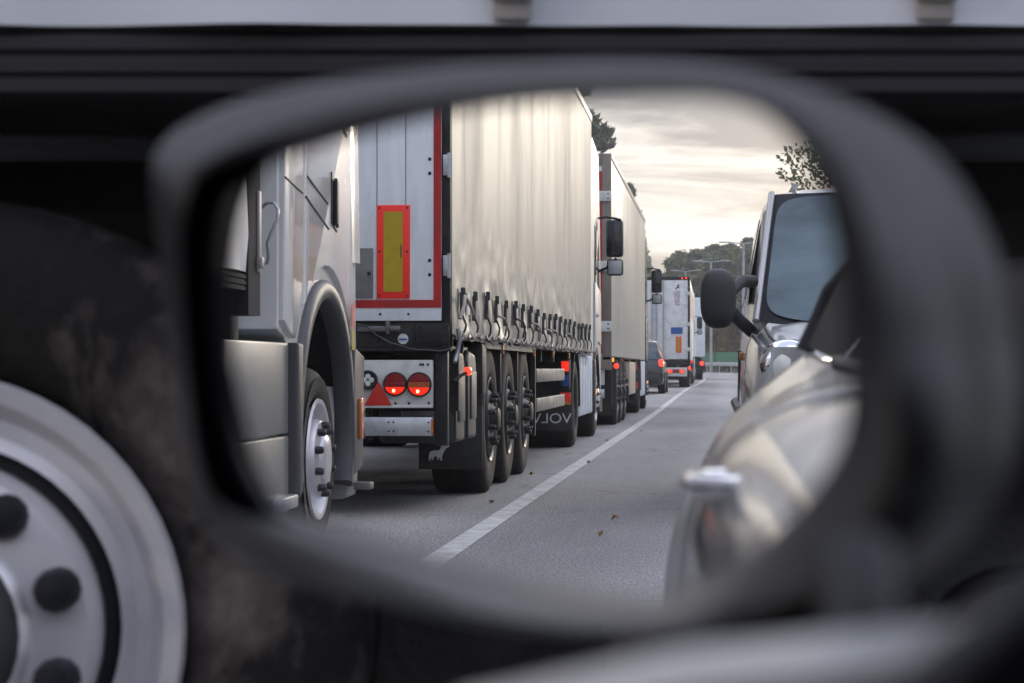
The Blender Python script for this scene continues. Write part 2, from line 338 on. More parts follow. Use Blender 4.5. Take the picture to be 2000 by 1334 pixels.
# ------------------------------------------------------------------ setting: ground, road, markings
def interp(tab, x):
    if x <= tab[0][0]: return tab[0][1]
    for (a, va), (b, vb) in zip(tab, tab[1:]):
        if x <= b:
            t = (x-a)/(b-a); t = t*t*(3-2*t); return va + (vb-va)*t
    return tab[-1][1]
def zroad(y): return interp([(38, 0), (76, .20), (110, .38), (160, .62), (260, .9)], y)
# centre line of the road, distance from the mirrored eye towards +X, by depth
CLT = [(-60, 1.31), (50, 1.31), (76, 1.15), (104, .80), (122, 1.2), (140, 2.9), (160, 7), (185, 16), (230, 40), (300, 90)]
def xline(y):
    d = y - EV.y
    for (a, va), (b, vb) in zip(CLT, CLT[1:]):
        if a <= d <= b: return EV.x + va + (vb-va)*(d-a)/(b-a)
    return EV.x + CLT[-1][1]
ys = [-60 + i*2 for i in range(173)]
xs = [xline(y) for y in ys]
for _ in range(6): xs = [xs[0]] + [(xs[i-1]+2*xs[i]+xs[i+1])/4 for i in range(1, len(xs)-1)] + [xs[-1]]
def xl(y):
    i = min(max(int((y+60)/2), 0), len(xs)-2); t = (y - ys[i])/2
    return xs[i] + (xs[i+1]-xs[i])*t
def strip(name, a, b, dz, m, y0=-60, y1=284, step=2.0, **kw):
    mb = MB(); n = int((y1-y0)/step)
    def fn(u, v):
        y = y0 + u*(y1-y0); return (xl(y) + a + (b-a)*v, y, zroad(y) + dz)
    mb.grid(fn, n, 1 if b-a < 1 else 6); return mb.build(name, m)
g = MB(); g.grid(lambda u, v: (-700+1400*u, -300+1500*v, zroad(-300+1500*v) - .06), 40, 300)
tag(g.build('ground', M['grass']), kind='structure')
tag(strip('road', -5.2, 5.6, 0, M['asphalt']), kind='structure')
tag(strip('centre_line', -.065, .065, .004, M['line'], step=1.0), 'worn white centre line between the two lanes', 'road marking', kind='structure')
tag(strip('edge_line', 4.9, 5.02, .004, M['line'], step=1.0), kind='structure')
tag(strip('edge_line', -4.6, -4.48, .004, M['line'], step=1.0), kind='structure')

# ------------------------------------------------------------------ wing mirror of our own car (outline measured, built at its real size)
def unproj(px, py, k):
    d = (fwd + CR*((px-1000)/FPX) + CU*((667-py)/FPX)).normalized()
    t = (MP + NM*k - EYE).dot(NM) / d.dot(NM); return EYE + d*t
def resample(pts, n, c):
    # smooth closed outline resampled by angle about c
    m = len(pts); dense = []
    for i in range(m):
        p0, p1, p2, p3 = (Vector(pts[(i+j-1) % m]) for j in range(4))
        for k in range(24):
            t = k/24
            dense.append(.5*((2*p1) + (p2-p0)*t + (2*p0-5*p1+4*p2-p3)*t*t + (3*p1-p0-3*p2+p3)*t**3))
    out = []
    per = [0]
    ang = [(math.atan2(p.y-c[1], p.x-c[0]) % (2*math.pi), p) for p in dense]; ang.sort(key=lambda q: q[0])
    for i in range(n):
        a = 2*math.pi*i/n
        j = next((k for k, q in enumerate(ang) if q[0] >= a), 0)
        a1, q1 = ang[j]; a0, q0 = ang[j-1]
        da = (a1-a0) % (2*math.pi); t = ((a-a0) % (2*math.pi))/da if da > 1e-9 else 0
        out.append(q0 + (q1-q0)*min(t, 1))
    return out
CEN = (1050, 680)
G_ = [(452,700),(456,560),(474,440),(505,345),(560,288),(700,240),(850,207),(1000,193),(1200,189),(1400,199),(1500,232),(1572,312),(1615,420),(1640,580),(1654,740),(1640,860),(1572,972),(1480,1062),(1380,1132),(1280,1172),(1150,1170),(1000,1146),(850,1102),(700,1056),(585,1020),(522,972),(482,890),(460,800)]
I_ = [(372,700),(366,580),(366,450),(385,362),(480,308),(700,236),(850,203),(1000,189),(1200,185),(1400,195),(1504,228),(1577,310),(1620,420),(1645,580),(1659,740),(1645,864),(1577,977),(1484,1067),(1382,1137),(1280,1177),(1150,1175),(1000,1151),(850,1107),(700,1061),(560,1020),(440,985),(395,900),(380,800)]
O_ = [(338,700),(322,560),(302,420),(300,300),(400,222),(600,165),(850,133),(1000,124),(1200,118),(1400,128),(1560,165),(1700,228),(1805,310),(1880,430),(1930,590),(1947,770),(1930,930),(1860,1050),(1760,1130),(1620,1190),(1470,1225),(1300,1236),(1120,1236),(920,1212),(700,1168),(520,1120),(412,1040),(368,900)]
NR = 96
Gr, Ir, Or = (resample(q, NR, CEN) for q in (G_, I_, O_))
def ring2(a, b, f): return [p*(1-f) + q*f for p, q in zip(a, b)]
def R3(pts, k): return [unproj(p.x, p.y, k) for p in pts]
wm = thing('wing_mirror', MP, 'our own car\'s wing mirror, large and blurred, its glass showing the queue of lorries behind', 'wing mirror')
def loc(pts, o): return [Vector(p) - Vector(o) for p in pts]
mb = MB()
gl = loc(R3(ring2(Gr, Ir, .04), 0), MP)
mb.bm.faces.new([mb.bm.verts.new(p) for p in gl]); glass = mb.build('mirror_glass', M['glass_mirror'], wm)
# thin glass carrier rim + well
mb = MB(); mb.loft([loc(R3(Gr, -.0005), MP), loc(R3(ring2(Gr, Ir, .15), .0012), MP), loc(R3(ring2(Gr, Ir, .8), -.004), MP), loc(R3(Ir, -.02), MP)], cap=False)
mb.build('glass_holder', M['well'], wm, ang=60)
mb = MB()
cen3 = unproj(CEN[0], CEN[1], 0) - MP
def RK(f, ktop, kbot, kside):       # ring at fraction f between lip and outline; its height above the glass varies round the frame
    out = []
    for p in ring2(Ir, Or, f):
        a = math.atan2(680-p.y, p.x-1050); u = math.sin(a)
        wt = max(0, u)**1.0; wb = max(0, -u)**.7
        k = kside*(1-max(wt, wb)) + (ktop*wt if u > 0 else kbot*wb)
        out.append(unproj(p.x, p.y, k) - MP)
    return out
shell = [loc(R3(Ir, -.02), MP), loc(R3(Ir, .004), MP), RK(.10, .012, .007, .006), RK(.28, .012, .014, .008), RK(.5, -.006, .021, .000), RK(.72, -.034, .025, -.014), RK(.88, -.062, .022, -.036), RK(1.0, -.085, .004, -.07)]
o0 = shell[-1]
for f, k in ((.985, -.012), (.94, -.022), (.82, -.036), (.6, -.046), (.3, -.05), (.1, -.051)):
    shell.append([cen3 + (p-cen3)*f + NM*k for p in o0])
mb.loft(shell, cap=False); mb.bm.faces.new([v for v in list(mb.bm.verts)[-NR:]])
mb.build('mirror_housing', M['housing'], wm, ang=60)
# foot that carries the housing on the door
mb = MB()
def ell(c, a, b, n=20):      # ring in the X-Z plane, rotated
    return [Vector(c) + Vector((a*math.cos(t), .25*a*math.cos(t), b*math.sin(t))) for t in (2*math.pi*k/n for k in range(n))]
mb.tube(loc([(.35, -.20, .80), (.40, -.14, .80), (.45, -.09, .802), (.49, -.06, .812)], MP), .020, n=18)
mb.tube(loc([(.405, -.068, .79), (.41, -.068, .822), (.43, -.07, .842)], MP), .0085, n=14)  # made-up stalk, stands in for a soft grey upright reflection
mb.build('mirror_foot', M['housing'], wm, ang=60)

mb = MB(); mb.loft([[Vector(p) - MP for p in q] for q in (
    [(.36, .01, .80), (.36, .01, .818), (.385, .01, .820), (.41, .01, .80)],
    [(.355, -.03, .80), (.355, -.03, .826), (.385, -.03, .829), (.415, -.03, .80)],
    [(.35, -.10, .80), (.35, -.10, .835), (.38, -.10, .837), (.415, -.10, .80)],
    [(.345, -.26, .80), (.345, -.26, .85), (.37, -.26, .85), (.40, -.26, .80)])])
mb.build('mirror_base', M['base_silver_lit'], wm, ang=60)
# ------------------------------------------------------------------ our own car (silver), camera inside it at the driver's seat
oc = thing('silver_car', (-.4, 0, 0), 'our own silver car, blurred, its chrome door handle mirrored at the right of the glass', 'car')
OC = Vector((-.4, 0, 0))
ST = [  # y : profile of the left side from belt to sill as (X, z)
 (-2.3, [(.18,.62),(.22,.61),(.28,.58),(.33,.55),(.36,.50),(.38,.42),(.36,.32),(.30,.22)]),
 (-1.9, [(.28,.72),(.33,.71),(.39,.68),(.43,.62),(.46,.55),(.47,.44),(.46,.32),(.42,.20)]),
 (-1.0, [(.33,.765),(.38,.755),(.43,.73),(.47,.67),(.49,.58),(.50,.45),(.49,.32),(.45,.18)]),
 (-.2, [(.352,.790),(.388,.783),(.42,.758),(.45,.72),(.475,.63),(.485,.47),(.48,.32),(.44,.18)]),
 (.5, [(.355,.812),(.395,.806),(.44,.788),(.475,.75),(.495,.68),(.505,.50),(.49,.32),(.45,.18)]),
 (1.2, [(.36,.865),(.415,.855),(.475,.83),(.510,.787),(.528,.715),(.535,.55),(.505,.35),(.46,.18)]),
 (1.9, [(.362,.88),(.41,.862),(.47,.818),(.51,.77),(.535,.71),(.55,.58),(.54,.40),(.48,.2)]),
 (2.45, [(.372,.905),(.43,.862),(.49,.805),(.522,.75),(.548,.70),(.575,.59),(.57,.42),(.5,.22)]),
 (2.9, [(.33,.90),(.38,.862),(.43,.812),(.47,.755),(.50,.70),(.52,.60),(.51,.42),(.44,.25)]),
 (3.25, [(.20,.90),(.25,.86),(.29,.82),(.33,.76),(.35,.68),(.36,.58),(.34,.42),(.28,.3)])]
def cr1(p0, p1, p2, p3, t): return .5*((2*p1) + (p2-p0)*t + (2*p0-5*p1+4*p2-p3)*t*t + (3*p1-p0-3*p2+p3)*t**3)
def lerp_st(y):
    k = next((i for i in range(len(ST)-1) if ST[i][0] <= y <= ST[i+1][0]), len(ST)-2)
    q = [ST[min(max(k+d, 0), len(ST)-1)][1] for d in (-1, 0, 1, 2)]; t = (y-ST[k][0])/(ST[k+1][0]-ST[k][0])
    return [tuple(cr1(q[0][i][c], q[1][i][c], q[2][i][c], q[3][i][c], t) for c in (0, 1)) for i in range(8)]
def fine(pr):
    out = []
    for i in range(7):
        q = [pr[min(max(i+d, 0), 7)] for d in (-1, 0, 1, 2)]
        out += [tuple(cr1(q[0][c], q[1][c], q[2][c], q[3][c], t/5) for c in (0, 1)) for t in range(5)]
    return out + [pr[7]]
def side_panel(y0, y1, n, s=1, inset=0.0):
    rings = []
    for i in range(n+1):
        y = y0 + (y1-y0)*i/n; pr = fine(lerp_st(y))
        rings.append([Vector((( X-inset if s > 0 else -.8-X+inset) + .4, y, z)) for X, z in pr])
    mb = MB(); mb.loft(rings, cap=False, closed=False); return mb
for s in (1, -1):
    for nm, a, b in (('front_wing', -2.3, -.925), ('front_door', -.92, 1.20), ('rear_wing', 1.206, 3.25)):
        p = side_panel(a, b, 24, s).build(nm, M['silver'], oc, ang=70)
        m = p.modifiers.new('t', 'SOLIDIFY'); m.thickness = .012; m.offset = 1 if s < 0 else -1
        if nm.endswith('door'):
            mid = 1.02
            q = lerp_st(mid); X, z = (q[2][0]+q[3][0])/2+.002, (q[2][1]+q[3][1])/2+.005
            h = MB().tube([((X if s > 0 else -.8-X)+.4+s*dx, mid+dy, z-.012) for dx, dy in ((-.01, -.06), (.022, -.045), (.030, 0), (.022, .045), (-.01, .06))], .0095, 10).build('door_handle', M['chrome'], p, ang=70)
for s in (1, -1):
    def X(v): return (v if s > 0 else -.8-v) + .4
    w = MB(); w.face([(X(.362), 1.9, .888), (X(.376), 2.5, .912), (X(.33), 2.48, 1.01), (X(.13), 1.9, 1.20)]); w.build('quarter_window', M['tint'], oc)
    MB().tube([(X(.378), 2.52, .905), (X(.340), 2.52, .99), (X(.26), 2.4, 1.09), (X(.13), 1.9, 1.21)], .014, 8).build('window_trim', M['plastic'], oc, ang=70)
# sill capping strips, hood, boot, roof, pillars, glass
for s in (1, -1):
    def X(v): return (v if s > 0 else -.8-v) + .4
    pts = [(X(lerp_st(y)[0][0]-.004), y, lerp_st(y)[0][1]+.004) for y in (-.9, -.5, 0, .4, .8, 1.2, 1.6, 2.0)]
    MB().tube(pts, .008, 8).build('window_trim', M['plastic'], oc)
    roof = [(X(.10), .15, 1.27), (X(.08), .8, 1.31), (X(.08), 1.5, 1.28), (X(.12), 2.0, 1.18)]
    MB().tube([(X(.33), -.95, .80), (X(.20), -.35, 1.12), (X(.10), .15, 1.27)], .03, 8).build('pillar', M['silver'], oc, ang=70)
    MB().tube(roof + [(X(.28), 2.45, .96)], .03, 8).build('roof_rail', M['silver'], oc, ang=70)
    MB().loft([[Vector((X(.352), .58, .84)), Vector((X(.352), .70, .845)), Vector((X(.11), .68, 1.28)), Vector((X(.11), .60, 1.28))], [Vector((X(.322), .58, .84)), Vector((X(.322), .70, .845)), Vector((X(.08), .68, 1.28)), Vector((X(.08), .60, 1.28))]]).build('door_pillar', M['plastic'], oc)
    w = MB(); w.face([(X(.35), .705, .838), (X(.362), 1.9, .885), (X(.13), 1.9, 1.20), (X(.10), .705, 1.28)]); w.build('rear_window', M['tint'], oc)
    if s < 0:
        w = MB(); w.face([(X(.345), -.85, .81), (X(.35), .58, .84), (X(.11), .60, 1.27), (X(.12), .1, 1.26)]); w.build('light_blocking_window', M['dark_glass'], oc)  # opaque pane out of view, added to keep light out of the cabin
    w = MB(); w.prism([(-.38, .795), (-.054, .795), (-.062, .832), (-.09, .853), (-.38, 1.0)], 'x', X(.325), X(.345), bev=.006); w.build('mirror_triangle', M['well'], oc)
b = MB(); b.grid(lambda u, v: (-.58+1.16*v, -2.3+1.35*u, .62+.17*u**.6+.05*(1-(2*v-1)**2)), 8, 10); b.build('bonnet', M['silver'], oc, ang=70)
b = MB(); b.grid(lambda u, v: ((-.49+.98*v), .15+1.85*u, 1.27+.05*(1-(2*v-1)**2)+.03*math.sin(3.1*u)-.09*u*u), 10, 8); rf = b.build('roof', M['silver'], oc, ang=70)
b = MB(); b.grid(lambda u, v: ((-.7+1.4*v)*(1-u)+(-.48+.96*v)*u, -.95+1.1*u, .80+.47*u), 6, 6); b.build('windscreen', M['windscreen'], oc, ang=70)
b = MB(); b.box(-.8, .7, -.95, -.55, .55, .78, .04).build('dashboard', M['plastic'], oc)
b = MB(); b.box(-.85, .85, -1.6, 2.9, .16, .24).build('floor_pan', M['chassis'], oc)
b = MB(); b.box(-.62, .62, 1.95, 3.2, .30, .90, .08).build('boot', M['silver'], oc)

# ------------------------------------------------------------------ wheels (master in local frame: outer face towards -x, hub at origin)
def wheel(parent, loc_, r=.535, w=.385, style='trailer', nuts='plastic', out=-1, rubber='rubber', hubcol=None, bighub=False):
    rr = .29
    rim_o = rr
    prof = [(rr-.005, .05), (rr+.01, .012), (rr+.05, -.004), (rr+.12, -.010), (r-.06, -.004), (r-.025, .012), (r-.006, .045), (r, .07), (r, w-.07), (r-.02, w-.02), (rr+.05, w), (rr-.02, w-.03)]
    def fl(p): return [(a, -out*b if out < 0 else -b) for a, b in p]
    sgn = 1 if out < 0 else -1
    t = MB(); t.lathe([(a, sgn*b) for a, b in prof], n=56)
    ty = t.build('wheel', M[rubber], parent, ang=50, loc=loc_)
    if r > .5:
        gv = MB()
        for gx in (.11, .19, .27): gv.lathe([(r+.0015, sgn*gx), (r+.0015, sgn*(gx+.012))], n=48)
    if style == 'trailer':
        rp = [(rr+.012, -.004), (rr+.006, -.012), (rr-.012, .0), (rr-.02, .06), (.235, .09), (.222, .06), (.21, .01), (.195, -.008), (.13, -.012), (.12, .0), (.10, -.02), (.08, -.045), (.0001, -.05)]
        nr, nz, nl = .1675, -.006, .06
    elif style == 'steer':
        rp = [(rr+.012, -.004), (rr+.008, -.016), (rr-.012, -.012), (rr-.028, .012), (.256, .035), (.235, .045), (.219, .04), (.216, .16), (.203, .16), (.200, .0), (.192, -.022), (.13, -.036), (.125, -.045), (.11, -.055), (.06, -.06), (.0001, -.06)]
        nr, nz, nl = .1675, -.030, .038
    else:   # drive: deep dish
        rp = [(rr, .018), (rr, .03), (rr-.015, .05), (rr-.02, .14), (rr-.06, .16), (.19, .16), (.14, .15), (.13, .06), (.09, .05), (.0001, .05)]
        nr, nz, nl = .165, .15, .05
    rm = MB(); rm.lathe([(a, sgn*b) for a, b in rp], n=56); ro = rm.build('rim', M['rim' if style == 'steer' else 'rim_dark'] if not hubcol else M[hubcol], ty, ang=40)
    if style != 'drive':
        ns = .026 if bighub else .019
        nm = MB(); nm.lathe([(ns, sgn*(nz+.004)), (ns, sgn*(nz-nl*.55)), (ns*.8, sgn*(nz-nl*.9)), (.0001, sgn*(nz-nl))], n=12)
        n0 = nm.build('wheel_nut', M['well' if bighub else nuts], ty, ang=40)
        for k in range(10):
            a = 2*math.pi*(k+.5)/10; q = n0 if k == 0 else n0.copy()
            if k: COL.objects.link(q); q.parent = ty
            q.location = (0, nr*math.cos(a), nr*math.sin(a))
    if style == 'steer': MB().loft([[Vector((sgn*x, q_*math.cos(t), q_*math.sin(t))) for t in (2*math.pi*k/40 for k in range(40))] for q_, x in ((.2025, .03), (.2175, .045), (.2175, .07), (.2025, .07), (.2025, .03))], cap=False).build('rim_slot_shade', M['well'], ty)  # black ring laid in the groove, its shade put into the colour
    if bighub and style == 'steer':
        h = MB(); h.lathe([(.122, sgn*-.03), (.118, sgn*-.055), (.09, sgn*-.075), (.0001, sgn*-.08)], n=32); h.build('hub_cap', M['plastic'], ty, ang=50)
    if style == 'trailer':
        h = MB(); h.lathe([(.085, sgn*-.03), (.08, sgn*-.065), (.05, sgn*-.075), (.0001, sgn*-.076)], n=24); h.build('hub_cap', M['chassis'], ty, ang=50)
    return ty

# ------------------------------------------------------------------ A: articulated lorry right beside us
XA = 2.43
ta = thing('semi_trailer', (XA, -2.2, 0), 'pale curtain-sided trailer right beside the mirror, seen blurred behind it with one big wheel', 'trailer')
def T(y): return y + 2.2
def curtain(y0, y1, z0, z1, nu, nv, pitch, seed, amp=.012, slack=.05, ragged=.02):
    rs = random.Random(seed); ph = [rs.uniform(0, 6.28) for _ in range(8)]
    def fn(u, v):
        y = y0 + (y1-y0)*u; low = max(0, 1 - v*3.2)
        z = z0 + (z1-z0)*v + ragged*low*math.sin(y*2*math.pi/pitch+1)*.8
        x = amp*.35*math.sin(y*2.1+ph[0])*math.sin(v*3+ph[1]) + amp*.35*mnoise.noise(Vector((y*2.3, z*.5, seed)))
        x -= amp*.18*math.exp(-((y % .43)-.2)**2/.0003)
        x += amp*.2*mnoise.noise(Vector((y*.9 + z*1.1, z*.9 - y*.6, seed+9)))
        x -= slack*low*low*(.55 + .45*math.cos(y*2*math.pi/pitch)) * (.6+.4*math.sin(v*30+y*3)*low)
        x += .018*low*mnoise.noise(Vector((y*5, z*7, seed+3)))
        edge = min(1, min(u, 1-u)*60); return (x*edge - .002, y, z)
    mb = MB(); mb.grid(fn, nu, nv); mb.fn = fn; return mb
c = curtain(0, 10.3, 1.275, 4.0, 240, 18, .6, 3, slack=.012, ragged=.0).build('curtain', M['curtain_near'], ta, ang=80)
MB().box(.02, 2.53, .03, 10.2, 1.22, 3.98).build('load_body', M['alu_dull'], ta)
MB().box(.0, .03, 0, 10.3, 3.93, 4.02).build('roof_rail', M['alu'], ta)
MB().box(-.01, 2.56, 10.12, 10.34, 1.1, 4.0).build('front_wall', M['rail_dark'], ta)
s_ = MB()      # three-ridged side rail below the tarpaulin
s_.prism([(.03, 1.277), (-.002, 1.262), (-.004, 1.248), (.003, 1.243), (-.002, 1.236), (-.003, 1.222), (.004, 1.218), (-.001, 1.212), (-.002, 1.199), (.03, 1.195)], 'y', 0, 10.3).build('side_rail', M['rail_dark'], ta, ang=20)
for yb in (-.485, .0, .9, 1.8, 2.7, 3.6, 4.5, 5.4, 6.3, 7.2, 8.1):
    q = MB(); q.box(-.020, -.004, T(yb)-.022, T(yb)+.022, 1.279, 1.62, .004); q.box(-.032, -.006, T(yb)-.025, T(yb)+.025, 1.300, 1.345, .006)
    q.build('curtain_strap', M['buckle_grey'], ta)
ch = MB(); ch.box(.62, .72, .3, 9.8, .88, 1.18); ch.box(1.83, 1.93, .3, 9.8, .88, 1.18)
for y in (.6, 1.9, 3.2, 4.5, 5.8, 7.1, 8.4): ch.box(.1, 2.45, y, y+.08, 1.08, 1.195)
ch.box(.5, .55, .2, 5.6, .35, 1.1); ch.build('chassis', M['chassis'], ta)  # includes a tall dark plate added behind the wheels to block daylight
for k, y in enumerate((-1.94, -.63, .68)):
    for xx, o_ in ((.03, -1), (2.52, 1)):
        wheel(ta, (xx, T(y), .575 if y > 0 else .5), r=.51 if y > 0 else .515, w=.39, style='steer' if y > 0 else 'drive', out=o_, rubber='rubber_dirty' if y > 0 else 'rubber', bighub=True, hubcol=None if y > 0 else 'chassis')
    a = MB(); a.tube([(.35, T(y), .55), (2.2, T(y), .55)], .075, 10); a.build('axle', M['chassis'], ta)
    for xx in (2.1,):
        a = MB(); n = 18
        a.loft([[Vector((x, T(y)+ (.64+dr)*math.cos(t), .575+(.60+dr*.6)*math.sin(t))) for x, dr in ((xx, 0), (xx+.43, 0), (xx+.43, .02), (xx, .02))] for t in (R(25)+R(130)*i/n for i in range(n+1))])
        a.build('mudguard', M['well'], ta)
MB().box(.06, .10, T(1.55), T(3.6), .42, .62, .01).build('side_guard', M['alu'], ta); MB().box(.06, .10, T(1.55), T(3.6), .78, .92, .01).build('side_guard', M['alu'], ta)
MB().box(.1, .6, T(4.3), T(4.6), .1, 1.1, .02).build('landing_leg', M['chassis'], ta)

# cab A
ca = thing('lorry_cab', (2.50, 8.55, 0), 'white lorry cab nearest in the mirror, with a grey wheel arch and polished front wheel', 'lorry cab')
def Y(y): return y - 8.55
body = []
prof = [(8.87, 1.06), (8.85, 3.55), (9.4, 3.72), (10.35, 3.62), (10.72, 2.9), (10.86, 2.2), (10.90, 1.5), (10.93, .95), (10.88, .42), (10.62, .36)]
arc_c = (9.93, .56)
arch = [(arc_c[0] + .73*math.cos(R(a)), arc_c[1] + .73*math.sin(R(a))) for a in range(-8, 189, 9)]
arch = [p for p in arch if p[0] < 10.62]
poly = [(Y(a), b) for a, b in prof] + [(Y(a), b) for a, b in arch if b > .36] + [(Y(9.17), .92), (Y(9.02), 1.03)]
cb = MB(); cb.prism(poly, 'x', .0, 2.48, bev=.0)
o = cb.build('cab_shell', M['cab_white'], ca, ang=30); m = o.modifiers.new('b', 'BEVEL'); m.width = .05; m.segments = 4; m.limit_method = 'ANGLE'; m.angle_limit = R(60)
# door skin, seams, trim
def plate(name, pts, x0, x1, mt, bev=.006, parent=ca): return MB().prism([(Y(a), b) for a, b in pts], 'x', x0, x1, bev=bev).build(name, M[mt], parent, ang=40)
plate('side_panel', [(8.88, 1.10), (9.0, 1.05), (9.14, 1.02), (9.21, 1.13), (9.30, 1.32), (9.30, 2.08), (9.28, 3.4), (8.90, 3.4), (8.88, 2.3)], -.030, .01, 'cab_white', .012)
dr = plate('cab_door', [(9.93 + .84*math.cos(R(a)), .56 + .84*math.sin(R(a))) for a in range(132, 32, -9)] + [(10.66, 1.0), (10.66, 1.6), (10.60, 2.35), (10.44, 3.2), (9.36, 3.35)], -.028, .01, 'cab_white', .014)
plate('door_seam', [(9.31, 1.3), (9.35, 1.3), (9.35, 3.4), (9.31, 3.4)], -.006, .004, 'plastic', 0)
MB().tube([(-.031, Y(8.88), 1.75), (-.031, Y(9.28), 1.71)], .005, 6).build('crease_shade_line', M['plastic_grey'], ca)  # dark rods draw the shade line of each panel crease
MB().tube([(-.029, Y(9.37), 1.70), (-.029, Y(9.95), 1.585)], .006, 6).build('crease_shade_line', M['plastic_grey'], ca)
MB().tube([(-.029, Y(9.40), 1.80), (-.029, Y(9.93), 1.71)], .006, 6).build('crease_shade_line', M['plastic_grey'], ca)
w = plate('door_window', [(9.62, 2.32), (10.46, 2.10), (10.36, 3.0), (9.66, 3.1)], -.034, -.02, 'dark_glass', .004)
plate('door_handle_recess', [(10.02, 1.62), (10.17, 1.58), (10.17, 1.84), (10.02, 1.88)], -.034, -.022, 'plastic', .004)
plate('door_handle', [(10.06, 1.62), (10.11, 1.60), (10.11, 1.83), (10.06, 1.85)], -.055, -.036, 'plastic', .006)
# corner air deflector
MB().loft([[Vector((-.02, Y(y0), z)), Vector((-.05, Y(y0+.16), z)), Vector((.0, Y(y0+.32), z)), Vector((.05, Y(y0+.28), z))] for z, y0 in ((1.45, 10.60), (2.2, 10.52), (2.9, 10.40), (3.5, 10.22))]).build('corner_deflector', M['cab_white'], ca, ang=60)
# wheel arch flare
fl = MB(); n = 30; rings = []
for i in range(n+1):
    t = R(-24) + R(222)*i/n
    cx_, cz_ = arc_c; 
    def P(r, x): return Vector((x, Y(cx_ + r*math.cos(t)), max(cz_ + r*1.0*math.sin(t), .2)))
    rings.append([P(.67, .06), P(.665, -.02), P(.68, -.040), P(.74, -.042), P(.765, -.02), P(.77, .02), P(.76, .05)])
fl.loft(rings); fl.build('wheel_arch', M['plastic_grey'], ca, ang=60)
fl = MB(); fl.loft([[Vector((x, Y(arc_c[0]+.695*math.cos(t)), arc_c[1]+.695*math.sin(t))) for x in (.03, .6)] + [Vector((x, Y(arc_c[0]+.72*math.cos(t)), arc_c[1]+.72*math.sin(t))) for x in (.6, .03)] for t in (R(-20)+R(220)*i/20 for i in range(21))]); fl.build('arch_liner', M['chassis'], ca)
MB().box(.55, .6, Y(9.2), Y(10.65), .2, 1.3).build('inner_wall', M['chassis'], ca)
MB().prism([(Y(9.08), 1.0), (Y(9.20), 1.0), (Y(9.20), .30), (Y(9.10), .26)], 'x', -.055, .3, bev=.02).build('rear_splash_guard', M['plastic_grey'], ca)
wheel(ca, (.0, Y(9.80), .43), r=.46, w=.315, style='steer', out=-1); wheel(ca, (2.48, Y(9.80), .43), r=.46, w=.315, style='steer', out=1)
plate('bumper_end', [(10.62, .30), (10.90, .34), (10.95, .95), (10.66, 1.0), (10.60, .7)], -.045, .3, 'plastic_grey', .02)
MB().box(-.062, -.042, Y(10.74), Y(10.86), .50, .72, .006).build('side_marker', M['amber_lens'], ca)
MB().box(-.11, .02, Y(10.74), Y(10.86), .225, .265, .006).build('step', M['alu_dull'], ca)
MB().box(-.02, .2, Y(10.6), Y(10.9), .18, .36, .05).build('lower_valance', M['skirt'], ca)
# warning stickers
MB().box(-.049, -.0455, Y(10.52), Y(10.60), 1.10, 1.22).build('sticker', M['red_print'], ca) 
MB().box(-.049, -.0455, Y(10.52), Y(10.60), .98, 1.09).build('sticker', M['yellow'], ca)
# bulk of tractor behind the cab: chassis, tank, drive wheels, air lines
MB().box(.75, .85, Y(5.4), Y(10.6), .62, .86).build('chassis_rail', M['chassis'], ca); MB().box(1.65, 1.75, Y(5.4), Y(10.6), .62, .86).build('chassis_rail', M['chassis'], ca)
MB().box(.02, .60, Y(8.25), Y(9.02), .36, 1.0, .05).build('fuel_tank', M['tank'], ca)
MB().box(-.012, .03, Y(7.8), Y(9.06), .22, .572, .012).build('side_skirt', M['skirt'], ca)
MB().box(-.01, .03, Y(7.8), Y(9.06), .58, 1.0, .012).build('side_skirt', M['skirt'], ca)
MB().box(-.05, .12, Y(8.72), Y(9.1), .24, .30, .01).build('step', M['alu'], ca)
MB().box(.08, .16, Y(8.3), Y(8.45), .98, 1.7, .02).build('air_bottle_bracket', M['chassis'], ca)
def hz(px, py, yy): d = yy - EV.y; return Vector((EV.x + (1411-px)/FPX*d - 2.50, Y(yy), .88 + (720-py)/FPX*d))
MB().tube([hz(500, 400, 8.60), hz(510, 391, 8.56), (hz(524, 390, 8.54)), hz(533, 404, 8.52), hz(532, 422, 8.5), hz(520, 448, 8.5), hz(511, 470, 8.5), hz(514, 496, 8.52), hz(512, 510, 8.55), hz(500, 514, 8.58), hz(486, 480, 8.6), hz(478, 455, 8.62)], .0075, 8).build('air_hose', M['steel'], ca, ang=80)
for k, (z0, dx) in enumerate(((2.05, .02), (1.9, .10), (1.8, .16))):
    pts = [(.28+dx, Y(8.52), z0), (.22+dx, Y(8.60), z0+.12), (.12+dx, Y(8.72), z0+.10), (.08+dx, Y(8.78), z0-.10), (.16+dx, Y(8.68), z0-.38), (.24+dx, Y(8.60), z0-.62), (.18+dx, Y(8.70), z0-.82), (.26+dx, Y(8.80), z0-.80)]
    MB().tube(pts, .014, 8).build('air_hose', M['alu' if k == 0 else 'rope' if k == 1 else 'red_tape'], ca, ang=80)
for y in (6.1, ):
    for xx, o_ in ((.03, -1), (2.45, 1)): wheel(ca, (xx, Y(y), .5), r=.5, w=.5, style='drive', out=o_)
